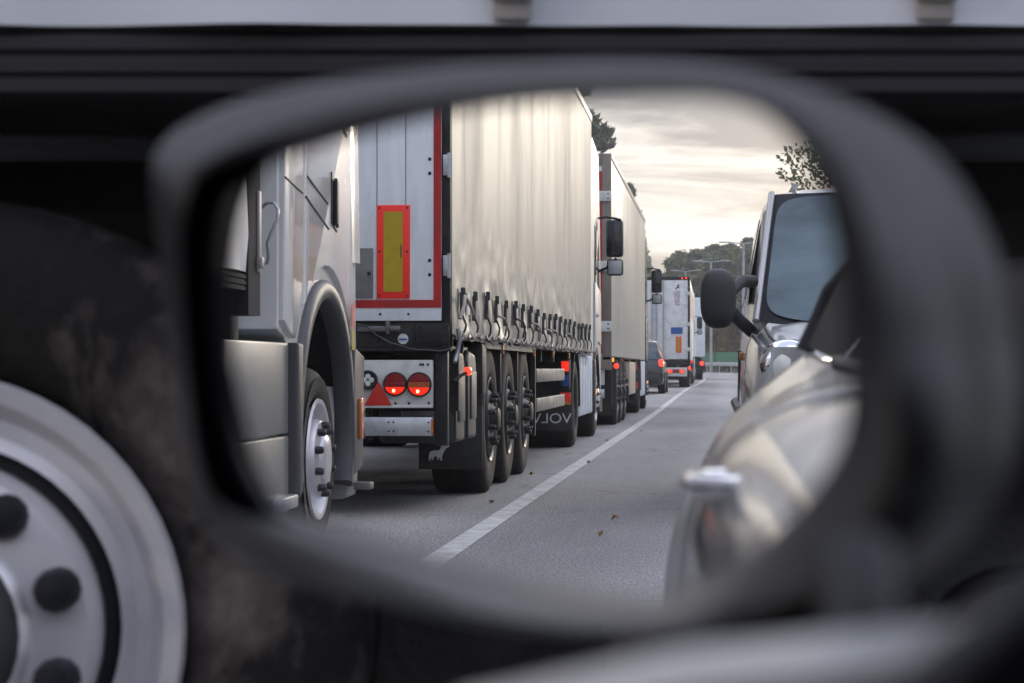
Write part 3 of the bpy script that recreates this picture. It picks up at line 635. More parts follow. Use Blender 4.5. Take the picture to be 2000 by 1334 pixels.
# ------------------------------------------------------------------ small builders shared by the vehicles behind
def lamp_round(parent, name, x, z, y, r, segs, ring='plastic'):
    """round rear lamp facing -y; segs = list of (z from, z to as fraction of r, material)"""
    h = MB(); h.lathe([(r*1.12, .0), (r*1.14, -.022), (r*1.02, -.030), (r*.98, -.018), (.0001, -.016)], c=(x, y, z), axis='y', n=32); o = h.build(name, M[ring], parent, ang=40)
    for f0, f1, mt in segs:
        pts = []
        a0, a1 = math.asin(max(-1, f0)), math.asin(min(1, f1))
        for i in range(9): a = a0+(a1-a0)*i/8; pts.append((x + r*.96*math.cos(a), z + r*.96*math.sin(a)))
        for i in range(9): a = a1+(a0-a1)*i/8; pts.append((x - r*.96*math.cos(a), z + r*.96*math.sin(a)))
        q = []
        for p in pts:
            if not q or (abs(p[0]-q[-1][0])+abs(p[1]-q[-1][1])) > 1e-4: q.append(p)
        if abs(q[0][0]-q[-1][0])+abs(q[0][1]-q[-1][1]) < 1e-4: q.pop()
        MB().prism(q, 'y', y-.034, y-.012, bev=.002).build('lens', M[mt], o)
    if any(q[2] == 'red_lit' for q in segs) and r < .07:
        MB().lathe([(.0001, 0), (r*.16, -.002), (.0001, -.004)], c=(x+r*.1, z and y-.0335, z-r*.62), axis='y', n=12).build('bulb_glow', M['bulb'], o)
        for k in range(-3, 4): MB().box(x+k*r*.24-.0012, x+k*r*.24+.0012, y-.0362, y-.033, z-r*.8*math.sqrt(1-(k*.26)**2), z+r*.8*math.sqrt(1-(k*.26)**2)).build('lens_rib', M['red_lens'], o)
    return o
ELE = [(.00,.10),(.02,.33),(.06,.47),(.16,.56),(.36,.60),(.55,.60),(.64,.66),(.70,.80),(.66,.92),(.73,.90),(.80,.96),(.86,.90),(.93,.97),(.98,1.02),(.96,.92),(1.04,.84),(1.13,.90),(1.17,.86),(1.08,.76),(.97,.74),(.93,.62),(.84,.54),(.80,.40),(.74,.28),(.76,.06),(.66,.04),(.63,.22),(.60,.26),(.56,.10),(.50,.08),(.46,.26),(.32,.28),(.26,.08),(.18,.04),(.16,.20),(.10,.14),(.10,.00)]
def emblem(parent, x, z, y, s, mt, flip=False, rot=False):
    pts = [((x + (-p[0] if flip else p[0])*s), z + p[1]*s) for p in ELE]
    if rot: pts = [(x + (q[1]-z), z - (q[0]-x)) for q in pts]
    return MB().prism(pts, 'y', y-.002, y+.001).build('emblem', M[mt], parent)
def triangle(parent, x, z, y, w, mt):
    h = w*.87; return MB().prism([(x-w/2, z), (x+w/2, z), (x, z+h)], 'y', y-.014, y, bev=.004).build('reflector_triangle', M[mt], parent)
def bolts(parent, pts, y, r=.011):
    o = None
    for x, z in pts:
        if o is None: o = MB().lathe([(r, 0), (r*.9, -.004), (.0001, -.005)], axis='y', n=10).build('bolt', M['chassis'], parent, loc=(x, y, z))
        else: q = o.copy(); COL.objects.link(q); q.parent = parent; q.location = (x, y, z)
    return o
def wheels3(parent, ys, z=.5, r=.535, nx=.04):
    for y in ys:
        for xx, o_ in ((nx, -1), (2.55-nx, 1)): wheel(parent, (xx, y, r-.015), r=r, w=.385, style='trailer', out=o_)
        MB().tube([(.3, y, .52), (2.25, y, .52)], .07, 10).build('axle', M['chassis'], parent)

# ------------------------------------------------------------------ B: curtain-sider with the red and yellow marker plate
XB, YB = 2.11, 11.95
tb = thing('semi_trailer', (XB, YB, 0), 'curtain-sided trailer with white doors, red and yellow marker plate, grey tarpaulin side', 'trailer')
cb_ = curtain(.06, 13.5, 1.07, 3.95, 760, 50, .65, 11, amp=.009, slack=.045, ragged=.022); cfn = cb_.fn; cu = cb_.build('curtain', M['curtain'], tb, ang=80)
# folds welded in the tarp (vertical seams) and horizontal straps inside, drawn as raised welts
MB().box(.02, 2.53, .10, 13.4, 1.2, 3.93).build('load_body', M['alu_dull'], tb)
MB().box(-.012, .05, 0, 13.6, 3.93, 4.02, .01).build('roof_rail', M['alu'], tb)
MB().box(0, 2.55, 13.52, 13.6, 1.15, 4.0).build('front_wall', M['door_white'], tb)
# rear frame and doors
fr = MB(); fr.box(0, .05, -.01, .10, 1.0, 4.0, .006); fr.box(2.50, 2.55, -.01, .10, 1.0, 4.0, .006); fr.box(.05, 2.5, .0, .10, 3.88, 4.0, .006); fr.build('rear_frame', M['chassis'], tb)
for sx in (0, 1):
    a, b = (.052, 1.272) if sx == 0 else (1.278, 2.498)
    d = MB(); d.box(a, b, -.02, .03, 1.165, 3.875, .006)
    do = d.build('rear_door', M['door_white'], tb)
    q = MB()
    for k in range(1, 7):
        x = a + .04 + k*.174 if sx == 0 else b - .04 - k*.174
        q.box(x-.0025, x+.0025, -.0222, -.019, 1.25, 3.85)
    q.build('panel_joints', M['hatch'], do)
    for x in ((a+.93, a+1.1) if sx == 0 else (b-.93, b-1.1)):
        lb = MB(); lb.tube([(x, -.05, 1.19), (x, -.05, 3.86)], .014, 10); lb.box(x-.04, x+.04, -.06, -.02, 1.5, 1.56, .006); lb.box(x-.04, x+.04, -.06, -.02, 3.5, 3.56, .006); lb.box(x-.012, x+.20, -.072, -.058, 1.46, 1.50, .005); lb.build('lock_bar', M['steel'], do)
rt = MB(); rt.box(.052, .098, -.0245, -.0205, 1.243, 3.86); rt.box(.098, 1.26, -.0245, -.0205, 1.243, 1.290); rt.build('red_strip', M['red_tape'], tb)
rt = MB(); rt.box(2.452, 2.498, -.0245, -.0205, 1.243, 3.86); rt.box(1.29, 2.452, -.0245, -.0205, 1.243, 1.290); rt.build('red_strip', M['red_tape'], tb)
for z in (1.43, 2.03, 2.72, 3.4):
    for x in (-.004, 2.51):
        h = MB(); h.box(x, x+.044, -.045, -.012, z, z+.125, .006); h.tube([(x+.006, -.035, z-.01), (x+.006, -.035, z+.135)], .014, 8); h.build('door_hinge', M['alu'], tb)
bolts(tb, [(.122, z) for z in (1.44, 1.525, 2.045, 2.13, 2.74, 2.82)], -.021)
# marker plates (long, vertical, red border, yellow middle)
for x in (.24, 2.11):
    p = MB(); p.box(x, x+.2, -.030, -.0205, 1.297, 1.857, .008); po = p.build('marker_plate', M['red_bright'], tb)
    MB().box(x+.043, x+.158, -.0325, -.028, 1.338, 1.817).build('marker_centre', M['yellow'], po)
    bolts(po, [(x+.016, 1.315), (x+.184, 1.315), (x+.016, 1.58), (x+.184, 1.58), (x+.016, 1.84), (x+.184, 1.84)], -.031, .006)
    MB().box(x+.05, x+.056, -.034, -.0318, 1.54, 1.62).build('print_mark', M['plastic'], po)
q = MB(); q.box(.462, .80, -.032, -.0205, 1.30, 1.60, .012); hq = q.build('document_hatch', M['hatch'], tb)
MB().box(.475, .495, -.04, -.030, 1.44, 1.46, .003).build('hatch_lock', M['plastic'], hq)
bolts(tb, [(.25, 1.205), (.42, 1.205), (.7, 1.205)], -.021, .008)
# rear cross beam with latch, cable, sticker
b = MB(); b.box(.0, 2.55, .0, .12, 1.005, 1.160, .006); b.box(.005, .205, -.02, .0, 1.03, 1.15, .006); b.box(.62, .78, -.02, 0, 1.035, 1.10, .006); b.box(.0, 2.55, .0, .09, .985, 1.006); b.build('rear_beam', M['chassis'], tb)
l_ = MB(); l_.box(.30, .56, -.03, -.002, 1.10, 1.135, .008); l_.tube([(.30, -.02, 1.118), (.36, -.03, 1.118)], .018, 10); l_.box(.36, .385, -.04, -.01, 1.085, 1.165, .004); l_.build('door_latch', M['alu_dull'], tb)
MB().tube([(.85, -.015, 1.148), (.62, -.03, 1.155), (.50, -.03, 1.135), (.44, -.03, 1.08), (.36, -.03, 1.035), (.22, -.03, .995), (.05, -.03, .985), (-.01, -.01, 1.0)], .005, 6).build('cable', M['rim_dark'], tb)
b = MB(); b.lathe([(.032, 0), (.030, -.003), (.0001, -.0035)], c=(.285, -.0, 1.057), axis='y', n=24); so_ = b.build('round_sticker', M['white_print'], tb)
MB().box(.262, .308, -.0055, -.0036, 1.05, 1.060).build('sticker_bar', M['blue'], so_)
bolts(tb, [(.03, 1.05), (.03, 1.13), (.18, 1.05), (.18, 1.13), (.34, 1.05), (.37, 1.05), (.44, 1.05)], -.021, .012)
# lamp panel
lp = MB(); lp.box(.105, 1.0, .0, .035, .66, .932, .008); lp.box(.105, 1.0, -.02, .03, .645, .664, .004); lp.box(1.55, 2.44, .0, .035, .66, .932, .008); lpo = lp.build('lamp_panel', M['panel_white'], tb)
bolts(lpo, [(.135, .905), (.18, .905), (.165, .905), (.13, .675), (.25, .672), (.33, .672)], -.0005, .008)
lamp_round(tb, 'rear_lamp', .185, .785, -.0, .066, [(-1, -.28, 'red_lit'), (-.27, .22, 'amber_lens'), (.23, 1, 'red_lens')])
lamp_round(tb, 'rear_lamp', .330, .788, -.0, .064, [(-1, -.30, 'red_lit'), (-.29, .22, 'red_lens'), (.23, 1, 'red_lens')])
rl = lamp_round(tb, 'reversing_lamp', .495, .812, -.0, .052, [])
q = MB()
for dx, dz in ((0, .022), (0, -.022), (.022, 0), (-.022, 0)): q.lathe([(.017, 0), (.014, -.006), (.0001, -.008)], c=(.495+dx, -.018, .812+dz), axis='y', n=16)
q.build('led_lens', M['led'], rl)
triangle(tb, .432, .660, -.012, .165, 'red_print')
lamp_round(tb, 'rear_lamp', 2.365, .785, -.0, .066, [(-1, -.28, 'red_lit'), (-.27, .22, 'amber_lens'), (.23, 1, 'red_lens')])
lamp_round(tb, 'rear_lamp', 2.22, .788, -.0, .064, [(-1, -.30, 'red_lit'), (-.29, 1, 'red_lens')])
triangle(tb, 2.09, .660, -.012, .165, 'red_print')
MB().box(.76, .80, -.05, -.0, .77, .90, .01).build('position_lamp', M['amber_lens'], tb)
ub = MB(); ub.box(.105, 2.44, -.015, .10, .478, .590, .006); ubo = ub.build('underrun_bar', M['alu'], tb)
bolts(ubo, [(x, z) for x in (.13, .34, .37) for z in (.505, .56)], -.0155, .006)
MB().box(.100, .112, -.02, .02, .49, .58).build('bar_end_reflector', M['amber_lens'], ubo)
MB().prism([(.59, .40), (.66, .40), (.625, .455)], 'y', .1, .12).build('reflector_triangle', M['white_print'], tb)
# chassis and dark mass between
ch = MB(); ch.box(.55, .66, .05, 12.5, .72, 1.06); ch.box(1.89, 2.0, .05, 12.5, .72, 1.06); ch.box(.0, 2.55, .12, 13.5, 1.06, 1.2)
for y in (.2, 1.4, 3.2, 4.5, 5.9, 7.5, 9.0): ch.box(.1, 2.45, y, y+.08, .95, 1.06)
ch.box(.02, .10, .02, .10, .42, 1.0, .01); ch.box(2.45, 2.53, .02, .10, .42, 1.0, .01); ch.box(.5, .6, .05, .2, .45, .75); ch.box(.0, .45, 1.7, 1.95, .7, 1.05, .02)
ch.build('chassis', M['chassis'], tb)
MB().box(.0, 2.55, .4, .46, .62, 1.0).build('bulkhead', M['chassis'], tb)
# toolboxes beside the chassis, behind the first wheel
for k, (y0, xa) in enumerate(((.42, .02), (1.05, .02))):
    b = MB(); pr = [(y0, .42), (y0+.46, .42), (y0+.46, .90), (y0+.40, .98), (y0+.12, 1.0), (y0, .93)]
    b.prism(pr, 'x', xa, .50, bev=.03); bo = b.build('extinguisher_box', M['plastic_grey'] if False else M['plastic'], tb, ang=40)
    r_ = MB()
    for xx in (.06, .19, .33): r_.prism([(y0-.012, .86), (y0-.012, .95), (y0+.10, 1.022), (y0+.30, 1.022), (y0+.30, 1.0), (y0+.11, .99), (y0+.02, .93), (y0+.02, .86)], 'x', xx, xx+.07, bev=.006)
    r_.build('box_ribs', M['plastic_grey'], bo)
    MB().box(xa-.012, xa+.001, y0+.10, y0+.38, .55, .86, .02).build('box_lid', M['plastic_grey'], bo)
    MB().box(.10, .36, y0-.014, y0-.001, .52, .84, .03).build('box_panel', M['hatch'], bo)
    MB().box(.13, .34, y0-.02, y0-.012, .56, .80, .008).build('box_label', M['alu_dull'], bo)
MB().tube([(.02, .30, .80), (-.02, .36, .84), (-.06, .42, .86)], .012, 8).build('lamp_arm', M['chassis'], tb)
mk = MB(); mk.lathe([(.022, 0), (.026, -.02), (.022, -.035), (.0001, -.04)], c=(-.055, .43, .865), axis='y', n=16); mk.build('marker_lamp', M['red_hot'], tb)
MB().box(-.07, -.03, .44, .50, .84, .89, .01).build('marker_lamp_rear', M['amber_lit'], tb)
fl_ = MB(); fl_.box(.02, .46, 1.86, 1.885, .19, .62, .006); fo = fl_.build('mudflap', M['flap'], tb); emblem(fo, .39, .245, 1.856, .125, 'white_print', flip=True)
MB().box(2.09, 2.53, 1.86, 1.885, .19, .62, .006).build('mudflap', M['flap'], tb)
wheels3(tb, (2.50, 3.81, 5.12))
for y in (2.5, 3.81, 5.12):
    a = MB(); a.box(.03, .42, y-.66, y-.60, .70, 1.02, .01); a.build('mudguard_stay', M['chassis'], tb)
MB().box(.0, .05, 1.86, 5.8, 1.02, 1.10).build('side_beam', M['alu_dull'], tb); MB().box(.0, .04, 5.72, 5.78, .3, 1.05).build('guard_post', M['chassis'], tb)
for z in (.50, .76):
    MB().box(-.005, .03, 5.85, 9.1, z, z+.12, .01).build('side_guard', M['alu_dull'], tb)
MB().tube([(.5, 6.6, .55), (.5, 7.9, .55)], .16, 16).build('air_tank', M['chassis'], tb)
for y in (2.95, 5.55, 7.6, 9.7): 
    MB().box(-.015, .01, y, y+.05, .985, 1.045, .008).build('side_lamp', M['amber_lens'], tb)
# buckles, straps, tails
rs = random.Random(4)
for k in range(20):
    y = .40 + k*.655 + rs.uniform(-.05, .05)
    zt = 1.36 + rs.uniform(-.015, .02)
    b = MB(); b.box(-.034, -.012, y-.024, y+.024, zt-.13, zt, .005); b.box(-.045, -.018, y-.018, y+.018, zt-.03, zt+.03, .005); b.box(-.030, -.012, y-.03, y+.03, zt-.16, zt-.12, .004)
    bo = b.build('strap_buckle', M['webbing'], tb)
    z0 = zt-.14; dy = rs.uniform(-.04, .04)
    s2 = MB(); pts = [Vector((-.026, y, z0)), Vector((-.05, y+dy*.4, z0-.06)), Vector((-.045, y+dy, 1.12)), Vector((-.02, y+dy*1.2, 1.075)), Vector((.02, y+dy*1.2, 1.06))]
    s2.tube(pts, .0075, 6); s2.build('strap', M['webbing'], bo, ang=80)
    if k in (3, 5, 7, 9, 10, 13):
        s3 = MB(); c_ = rs.uniform(.8, 1.4)
        s3.tube([(-.035, y, z0+.03), (-.08, y+.07*c_, z0+.01), (-.09, y+.14*c_, z0-.03), (-.07, y+.19*c_, z0-.11)], .008, 6); s3.build('strap_tail', M['webbing' if k in (5,) else 'rope'], bo, ang=80)
MB().tube([(-.05, .06, 1.18), (-.07, .10, 1.26), (-.06, .22, 1.32), (-.055, .36, 1.31), (-.07, .50, 1.25), (-.06, .68, 1.22)], .011, 8).build('loose_rope', M['rope'], tb, ang=80)
MB().tube([(-.04, .04, 1.12), (-.05, .06, 1.06), (-.03, .10, .98), (-.02, .05, .92)], .014, 8).build('strap_end', M['steel'], tb, ang=80)
rp = MB(); pts = []
for i in range(140):
    y = .12 + i*.0955; pts.append((-.052 + .012*math.sin(i*1.7), y, 1.088 + (.018 if i % 2 else -.018)))
rp.tube(pts, .0055, 5); rp.build('lacing_rope', M['rope'], tb, ang=80)
rp = MB(); rp.tube([(-.056+.01*math.sin(i), .12+i*.19, 1.075+.008*math.sin(i*2.1)) for i in range(70)], .006, 5); rp.build('lacing_cord', M['webbing'], tb, ang=80)
# stickers on the tarp
MB().box(-.024, -.018, .66, .78, 1.22, 1.36).build('sticker', M['white_print'], tb)

# ------------------------------------------------------------------ tractor units seen along the queue
def mirror_arm(parent, x, y, z, s=1):
    a = MB(); a.tube([(x+.03, y, z+.72), (x-.10, y-.03, z+.74), (x-.30, y-.05, z+.70)], .016, 8); a.tube([(x+.03, y, z+.0), (x-.10, y-.03, z+.05), (x-.24, y-.05, z+.18)], .02, 8)
    ao = a.build('mirror_arm', M['plastic'], parent, ang=70)
    h = MB(); h.box(x-.33, x-.10, y-.06, y+.07, z+.20, z+.70, .04); ho = h.build('mirror_case', M['plastic'], ao, ang=50)
    MB().box(x-.315, x-.115, y-.066, y-.058, z+.225, z+.675, .003).build('mirror_face', M['chrome'] if False else M['dark_glass'], ho)
    h = MB(); h.box(x-.33, x-.11, y-.06, y+.06, z-.05, z+.17, .035); ho = h.build('mirror_case', M['plastic'], ao, ang=50)
    MB().box(x-.31, x-.13, y-.066, y-.058, z-.03, z+.15, .003).build('mirror_face', M['steel'], ho)
def tractor(loc_, label, name='lorry_cab', paint='alu', drive=1.1, steer=4.8, cab0=3.9, cab1=6.2, ztop=3.85, flaptext=None, tank='tank', armz=2.15, text_mirror=False):
    t = thing(name, loc_, label, 'lorry cab')
    pr = [(cab0, 1.0), (cab0-.02, ztop-.25), (cab0+.4, ztop), (cab1-.5, ztop-.1), (cab1-.15, 2.6), (cab1, 1.6), (cab1, .35), (steer+.62, .35)]
    pr += [(steer+.62*math.cos(R(a)), .5+.62*math.sin(R(a))) for a in range(0, 181, 15)] + [(steer-.64, .95)]
    o = MB().prism(pr, 'x', .02, 2.48).build('cab_shell', M[paint], t, ang=30); m = o.modifiers.new('b', 'BEVEL'); m.width = .05; m.segments = 3; m.limit_method = 'ANGLE'; m.angle_limit = R(60)
    MB().prism([(cab0+.75, 1.95), (cab1-.45, 1.85), (cab1-.55, 2.65), (cab0+.85, 2.75)], 'x', .008, .03, bev=.004).build('side_window', M['dark_glass'], t)
    MB().box(.2, 2.3, cab1-.12, cab1+.02, 2.0, 2.7, .03).build('windscreen', M['dark_glass'], t)
    d = MB(); d.prism([(cab0+.6, 1.1), (steer+.3, 1.25), (cab1-.3, 1.2), (cab1-.4, 1.9), (cab0+.65, 2.0)], 'x', -.006, .02, bev=.006); do = d.build('cab_door', M[paint], t)
    MB().box(-.03, .0, cab0+.7, cab0+.95, 1.55, 1.60, .006).build('door_handle', M['chrome'], do)
    mirror_arm(t, .02, cab1-.45, armz)
    ch = MB(); ch.box(.8, .9, .2, cab0+.3, .62, .88); ch.box(1.6, 1.7, .2, cab0+.3, .62, .88); ch.box(.0, 2.5, steer+.72, cab1, .3, .5); ch.build('chassis', M['chassis'], t)
    for xx, o_ in ((.02, -1), (2.48, 1)):
        wheel(t, (xx, steer, .5), r=.505, w=.315, style='steer', out=o_); wheel(t, (xx, drive, .5), r=.505, w=.56, style='drive', out=o_)
        # mudguard over the drive wheel
        x0, x1 = (0.0, .60) if o_ < 0 else (1.9, 2.5)
        n = 16; a = MB(); a.loft([[Vector((x, drive+rr_*math.cos(q), .5+rr_*math.sin(q))) for x, rr_ in ((x0, .60), (x1, .60), (x1, .635), (x0, .635))] for q in (R(-5)+R(190)*i/n for i in range(n+1))]); a.build('mudguard', M['plastic'], t)
        a = MB(); a.loft([[Vector((x, steer+rr_*math.cos(q), .5+rr_*math.sin(q))) for x, rr_ in ((x0-.01, .58), (x0+.2, .58), (x0+.2, .66), (x0-.01, .66))] for q in (R(-15)+R(210)*i/n for i in range(n+1))]); a.build('wheel_arch', M['plastic'], t)
        f = MB(); f.box(x0+.01, x1-.0, drive-.66, drive-.64, .20, .62, .006); fo = f.build('mudflap', M['flap'], t)
        if flaptext and o_ < 0:
            text(fo, flaptext, .155, M['white_print'], (x0+.30, drive-.663, .33), (1, 0, 0), (0, 0, 1), sx=1.12)
    lb = MB(); lb.box(.02, .12, drive-.80, drive-.70, .66, .98, .01); lbo = lb.build('tail_lamp_box', M['plastic'], t)
    MB().box(.03, .11, drive-.815, drive-.80, .85, .96, .006).build('tail_lamp', M['red_lit'], lbo)
    MB().box(.03, .11, drive-.810, drive-.80, .69, .81, .004).build('blue_reflector', M['blue'], lbo)
    pl = MB(); pl.box(.01, .13, drive-.80, drive-.785, .49, .62, .004); plo = pl.build('marker_plate', M['red_bright'], t)
    MB().prism([(.01, .49), (.13, .49), (.13, .57)], 'y', drive-.803, drive-.799).build('marker_stripe', M['yellow'], plo)
    k = MB(); y0 = drive+.75; y1 = steer-.75
    k.box(.02, .62, y0, y1, .34, 1.02, .12); ko = k.build('fuel_tank', M[tank], t, ang=50)
    r_ = MB()
    for i in range(5): yy = y0 + .12 + i*(y1-y0-.3)/4; r_.box(.0, .64, yy, yy+.07, .32, 1.04, .12)
    r_.build('tank_bands', M['door_white'], ko, ang=50)
    MB().box(-.02, .02, steer-.02, steer+.03, .98, 1.03).build('side_lamp', M['amber_lit'], t) if False else MB().box(-.035, .0, steer-.60, steer-.55, .55, .62, .008).build('side_lamp', M['amber_lit'], t)
    MB().box(-.03, .1, steer-.68, steer-.55, .3, 1.0, .03).build('splash_guard', M['plastic_grey'], t)
    return t
tractor((2.13, 22.2, 0), 'silver tractor unit under the grey curtain-sided trailer, white lettering on its mudflap', flaptext='VOLVO', drive=1.0, steer=4.75, cab0=3.85, cab1=6.1, armz=2.18)

# ------------------------------------------------------------------ C: box trailer in beige
tc_ = thing('semi_trailer', (2.11, 30.2, 0), 'beige box trailer with brown rear frame and red stripe, second in the queue', 'trailer')
b = MB(); b.box(.0, 2.55, .12, 13.6, 1.06, 3.98, .02); b.build('box_body', M['box_side'], tc_)
MB().box(-.01, .03, .1, 13.6, 3.93, 4.03, .01).build('roof_rail', M['box_side'], tc_); 
fr = MB(); fr.box(-.005, .13, .0, .12, 1.0, 4.02, .01); fr.box(2.42, 2.555, .0, .12, 1.0, 4.02, .01); fr.box(.13, 2.42, .0, .12, 3.84, 4.02, .01); fr.box(.0, 2.55, .0, .12, .86, 1.06, .01); fr.build('rear_frame', M['brown_frame'], tc_)
MB().box(.13, 1.272, .01, .11, 1.06, 3.84, .006).build('rear_door', M['door_grey'], tc_); MB().box(1.278, 2.42, .01, .11, 1.06, 3.84, .006).build('rear_door', M['door_grey'], tc_)
rt = MB(); rt.box(.13, .24, .004, .0095, 1.1, 3.76); rt.box(.24, 2.30, .004, .0095, 3.66, 3.76); rt.box(2.30, 2.42, .004, .0095, 1.1, 3.76); rt.build('red_strip', M['red_tape'], tc_)
for z in (1.42, 2.3, 3.32):
    h = MB(); h.box(-.01, .26, -.03, .0, z, z+.15, .008); h.box(.2, .42, -.028, .003, z+.03, z+.12, .006); ho = h.build('door_hinge', M['panel_white'], tc_); bolts(ho, [(.04, z+.04), (.04, z+.11), (.22, z+.04), (.22, z+.11)], -.031, .012)
for x in (1.1, 1.45): MB().tube([(x, -.03, 1.1), (x, -.03, 3.8)], .02, 8).build('lock_bar', M['steel'], tc_)
for x in (1.55,): MB().box(.3, 2.2, -.03, .0, 3.86, 3.98, .006).build('top_lamp_bar', M['red_lens'], tc_)
ch = MB(); ch.box(.55, .66, .1, 12.5, .72, 1.05); ch.box(1.89, 2.0, .1, 12.5, .72, 1.05); ch.box(0, 2.55, .2, .26, .35, 1.0); ch.build('chassis', M['chassis'], tc_)
MB().box(.1, 2.45, .05, .15, .45, .58, .01).build('underrun_bar', M['alu'], tc_)
MB().box(.1, .9, .05, .12, .64, .88, .01).build('lamp_panel', M['panel_white'], tc_)
for x in (.30, .45, 2.1, 2.25): lamp_round(tc_, 'rear_lamp', x, .77, .05, .06, [(-1, 1, 'red_lit')])
mk = MB(); mk.lathe([(.04, 0), (.04, -.03), (.0001, -.05)], c=(-.04, .75, .92), axis='y', n=14); mk.build('marker_lamp', M['red_hot'], tc_)
wheels3(tc_, (2.6, 3.91, 5.22))
for x in (.02, 2.1): MB().box(x, x+.43, 1.9, 1.92, .16, 1.0, .006).build('mudflap', M['flap'], tc_)
MB().box(.0, .5, 6.3, 8.7, .42, 1.0, .02).build('pallet_box', M['cream_panel'], tc_); MB().box(-.01, .3, 8.72, 8.8, .30, 1.03).build('guard_post', M['chassis'], tc_)
for y in (.5, 3.2, 6.0, 9.0): MB().box(-.015, .01, y, y+.06, .98, 1.04, .008).build('side_lamp', M['amber_lit' if y == .5 else 'amber_lens'], tc_)
tractor((2.13, 40.4, .0), 'tractor unit pulling the beige box trailer, its black mirror standing out ahead', paint='silver', tank='cream_panel', drive=1.1, steer=4.75, cab0=3.85, cab1=6.1, armz=2.35)

# ------------------------------------------------------------------ the dark car between the second and third lorry
def car(loc_, label, paint='dark_paint', est=True):
    t = thing('parked_car' if False else 'estate_car', loc_, label, 'car')
    def sect(y, hw, z0, z1, r=.12):   # rounded section in xz
        pts = []
        for cx0, cz0, a0 in ((hw-r, z1-r, 0), (-hw+r, z1-r, 90), (-hw+r, z0+r, 180), (hw-r, z0+r, 270)):
            for i in range(5): a = R(a0 + 22.5*i); pts.append(Vector((cx0 + r*math.cos(a), y, cz0 + r*math.sin(a))))
        return pts
    b = MB(); b.loft([sect(y, hw, z0, z1) for y, hw, z0, z1 in ((0, .80, .42, .80), (.06, .88, .26, .95), (.5, .92, .24, 1.0), (2.2, .93, .24, 1.0), (3.3, .92, .24, .97), (4.1, .88, .26, .88), (4.45, .78, .34, .74))])
    bo = b.build('body', M[paint], t, ang=60)
    g_ = MB(); 
    rings = []
    for y, hw, z in ((.10, .86, .93), (.28, .80, 1.20), (.48, .70, 1.50), (1.2, .70, 1.56), (2.0, .70, 1.55), (2.7, .73, 1.40), (3.25, .82, .98)):
        rings.append([Vector((-hw, y, z)), Vector((-hw*.8, y, z+.03)), Vector((hw*.8, y, z+.03)), Vector((hw, y, z)), Vector((min(.92, hw+.12), y, .92)), Vector((-min(.92, hw+.12), y, .92))])
    g_.loft(rings); g_.build('cabin', M[paint], t, ang=50)
    w = MB(); w.face([(-.72, .11, 1.02), (.72, .11, 1.02), (.60, .36, 1.42), (-.60, .36, 1.42)]); w.build('rear_window', M['windscreen'], t)
    for s in (-1, 1):
        w = MB(); w.face([(s*.93, .55, 1.02), (s*.93, 2.95, 1.02), (s*.735, 2.35, 1.46), (s*.735, .70, 1.46)]); w.build('side_window', M['dark_glass'], t)
        k = MB(); k.box(s*.89-.12*(s > 0)*1 if s > 0 else s*.91, s*.91 if s > 0 else s*.89+.12, -.01 if False else .02, .22, .80, 1.02, .03); k.build('tail_lamp', M['red_hot' if s < 0 else 'red_lit'], t)
        for y in (.85, 3.55):
            wh = wheel(t, (s*.90, y, .33), r=.33, w=.22, style='carw', out=s) if False else None
            tt = MB(); tt.lathe([(.19, .03), (.20, .0), (.30, -.01), (.33, .03), (.33, .19), (.19, .22)], n=28) if s < 0 else tt.lathe([(.19, -.03), (.20, .0), (.30, .01), (.33, -.03), (.33, -.19), (.19, -.22)], n=28)
            ww = tt.build('wheel', M['rubber'], t, ang=50, loc=(s*.94, y, .33))
            q = MB(); q.lathe([(.195, 0), (.19, -s*-.02*-1), (.05, 0), (.0001, s*.0)], n=20); q.build('rim', M['alu'], ww)
    MB().box(-.8, .8, -.06, .08, .34, .56, .04).build('bumper', M['plastic'], t); MB().box(-.26, .26, -.075, -.055, .70, .81, .004).build('number_plate', M['white_print'], t)
    for s in (-1, 1): MB().tube([(s*.62, .6, 1.60), (s*.62, 1.5, 1.63), (s*.62, 2.3, 1.58)], .015, 6).build('roof_bar', M['chrome'], t)
    return t
zc_ = zroad(61.5)
car((3.13, 61.5, zc_), 'dark estate car with lit tail lamps behind the fridge trailer')

# ------------------------------------------------------------------ D: fridge trailer with lettering, further along
YD = 76 + EV.y; ZD = zroad(YD+3)
td = thing('semi_trailer', (EV.x + 1.16, YD, ZD), 'white fridge trailer with a blue emblem and upright lettering on its rear doors', 'trailer', rz=R(-.25))
b = MB(); b.box(0, 2.55, .1, 13.5, 1.0, 3.92, .02); b.build('box_body', M['door_grey'], td)
fr = MB(); fr.box(-.005, .07, .0, .12, .9, 3.98, .01); fr.box(2.48, 2.555, 0, .12, .9, 3.98, .01); fr.box(.07, 2.48, 0, .12, 3.86, 3.98, .01); fr.box(.0, 2.55, .0, .12, .80, 1.0, .01); fr.build('rear_frame', M['chassis'], td)
for a, c_ in ((.08, 1.27), (1.28, 2.47)): MB().box(a, c_, -.01, .1, 1.02, 3.85, .01).build('rear_door', M['door_grey'], td)
for x in (.95, 1.2, 1.35, 1.6): MB().tube([(x, -.04, 1.0), (x, -.04, 3.85)], .022, 8).build('lock_bar', M['steel'], td)
for z in (1.3, 2.2, 3.3):
    MB().box(.0, .16, -.03, -.005, z, z+.14, .01).build('door_hinge', M['panel_white'], td)
emblem(td, .36, 3.70, -.012, .17, 'navy', flip=False, rot=True)
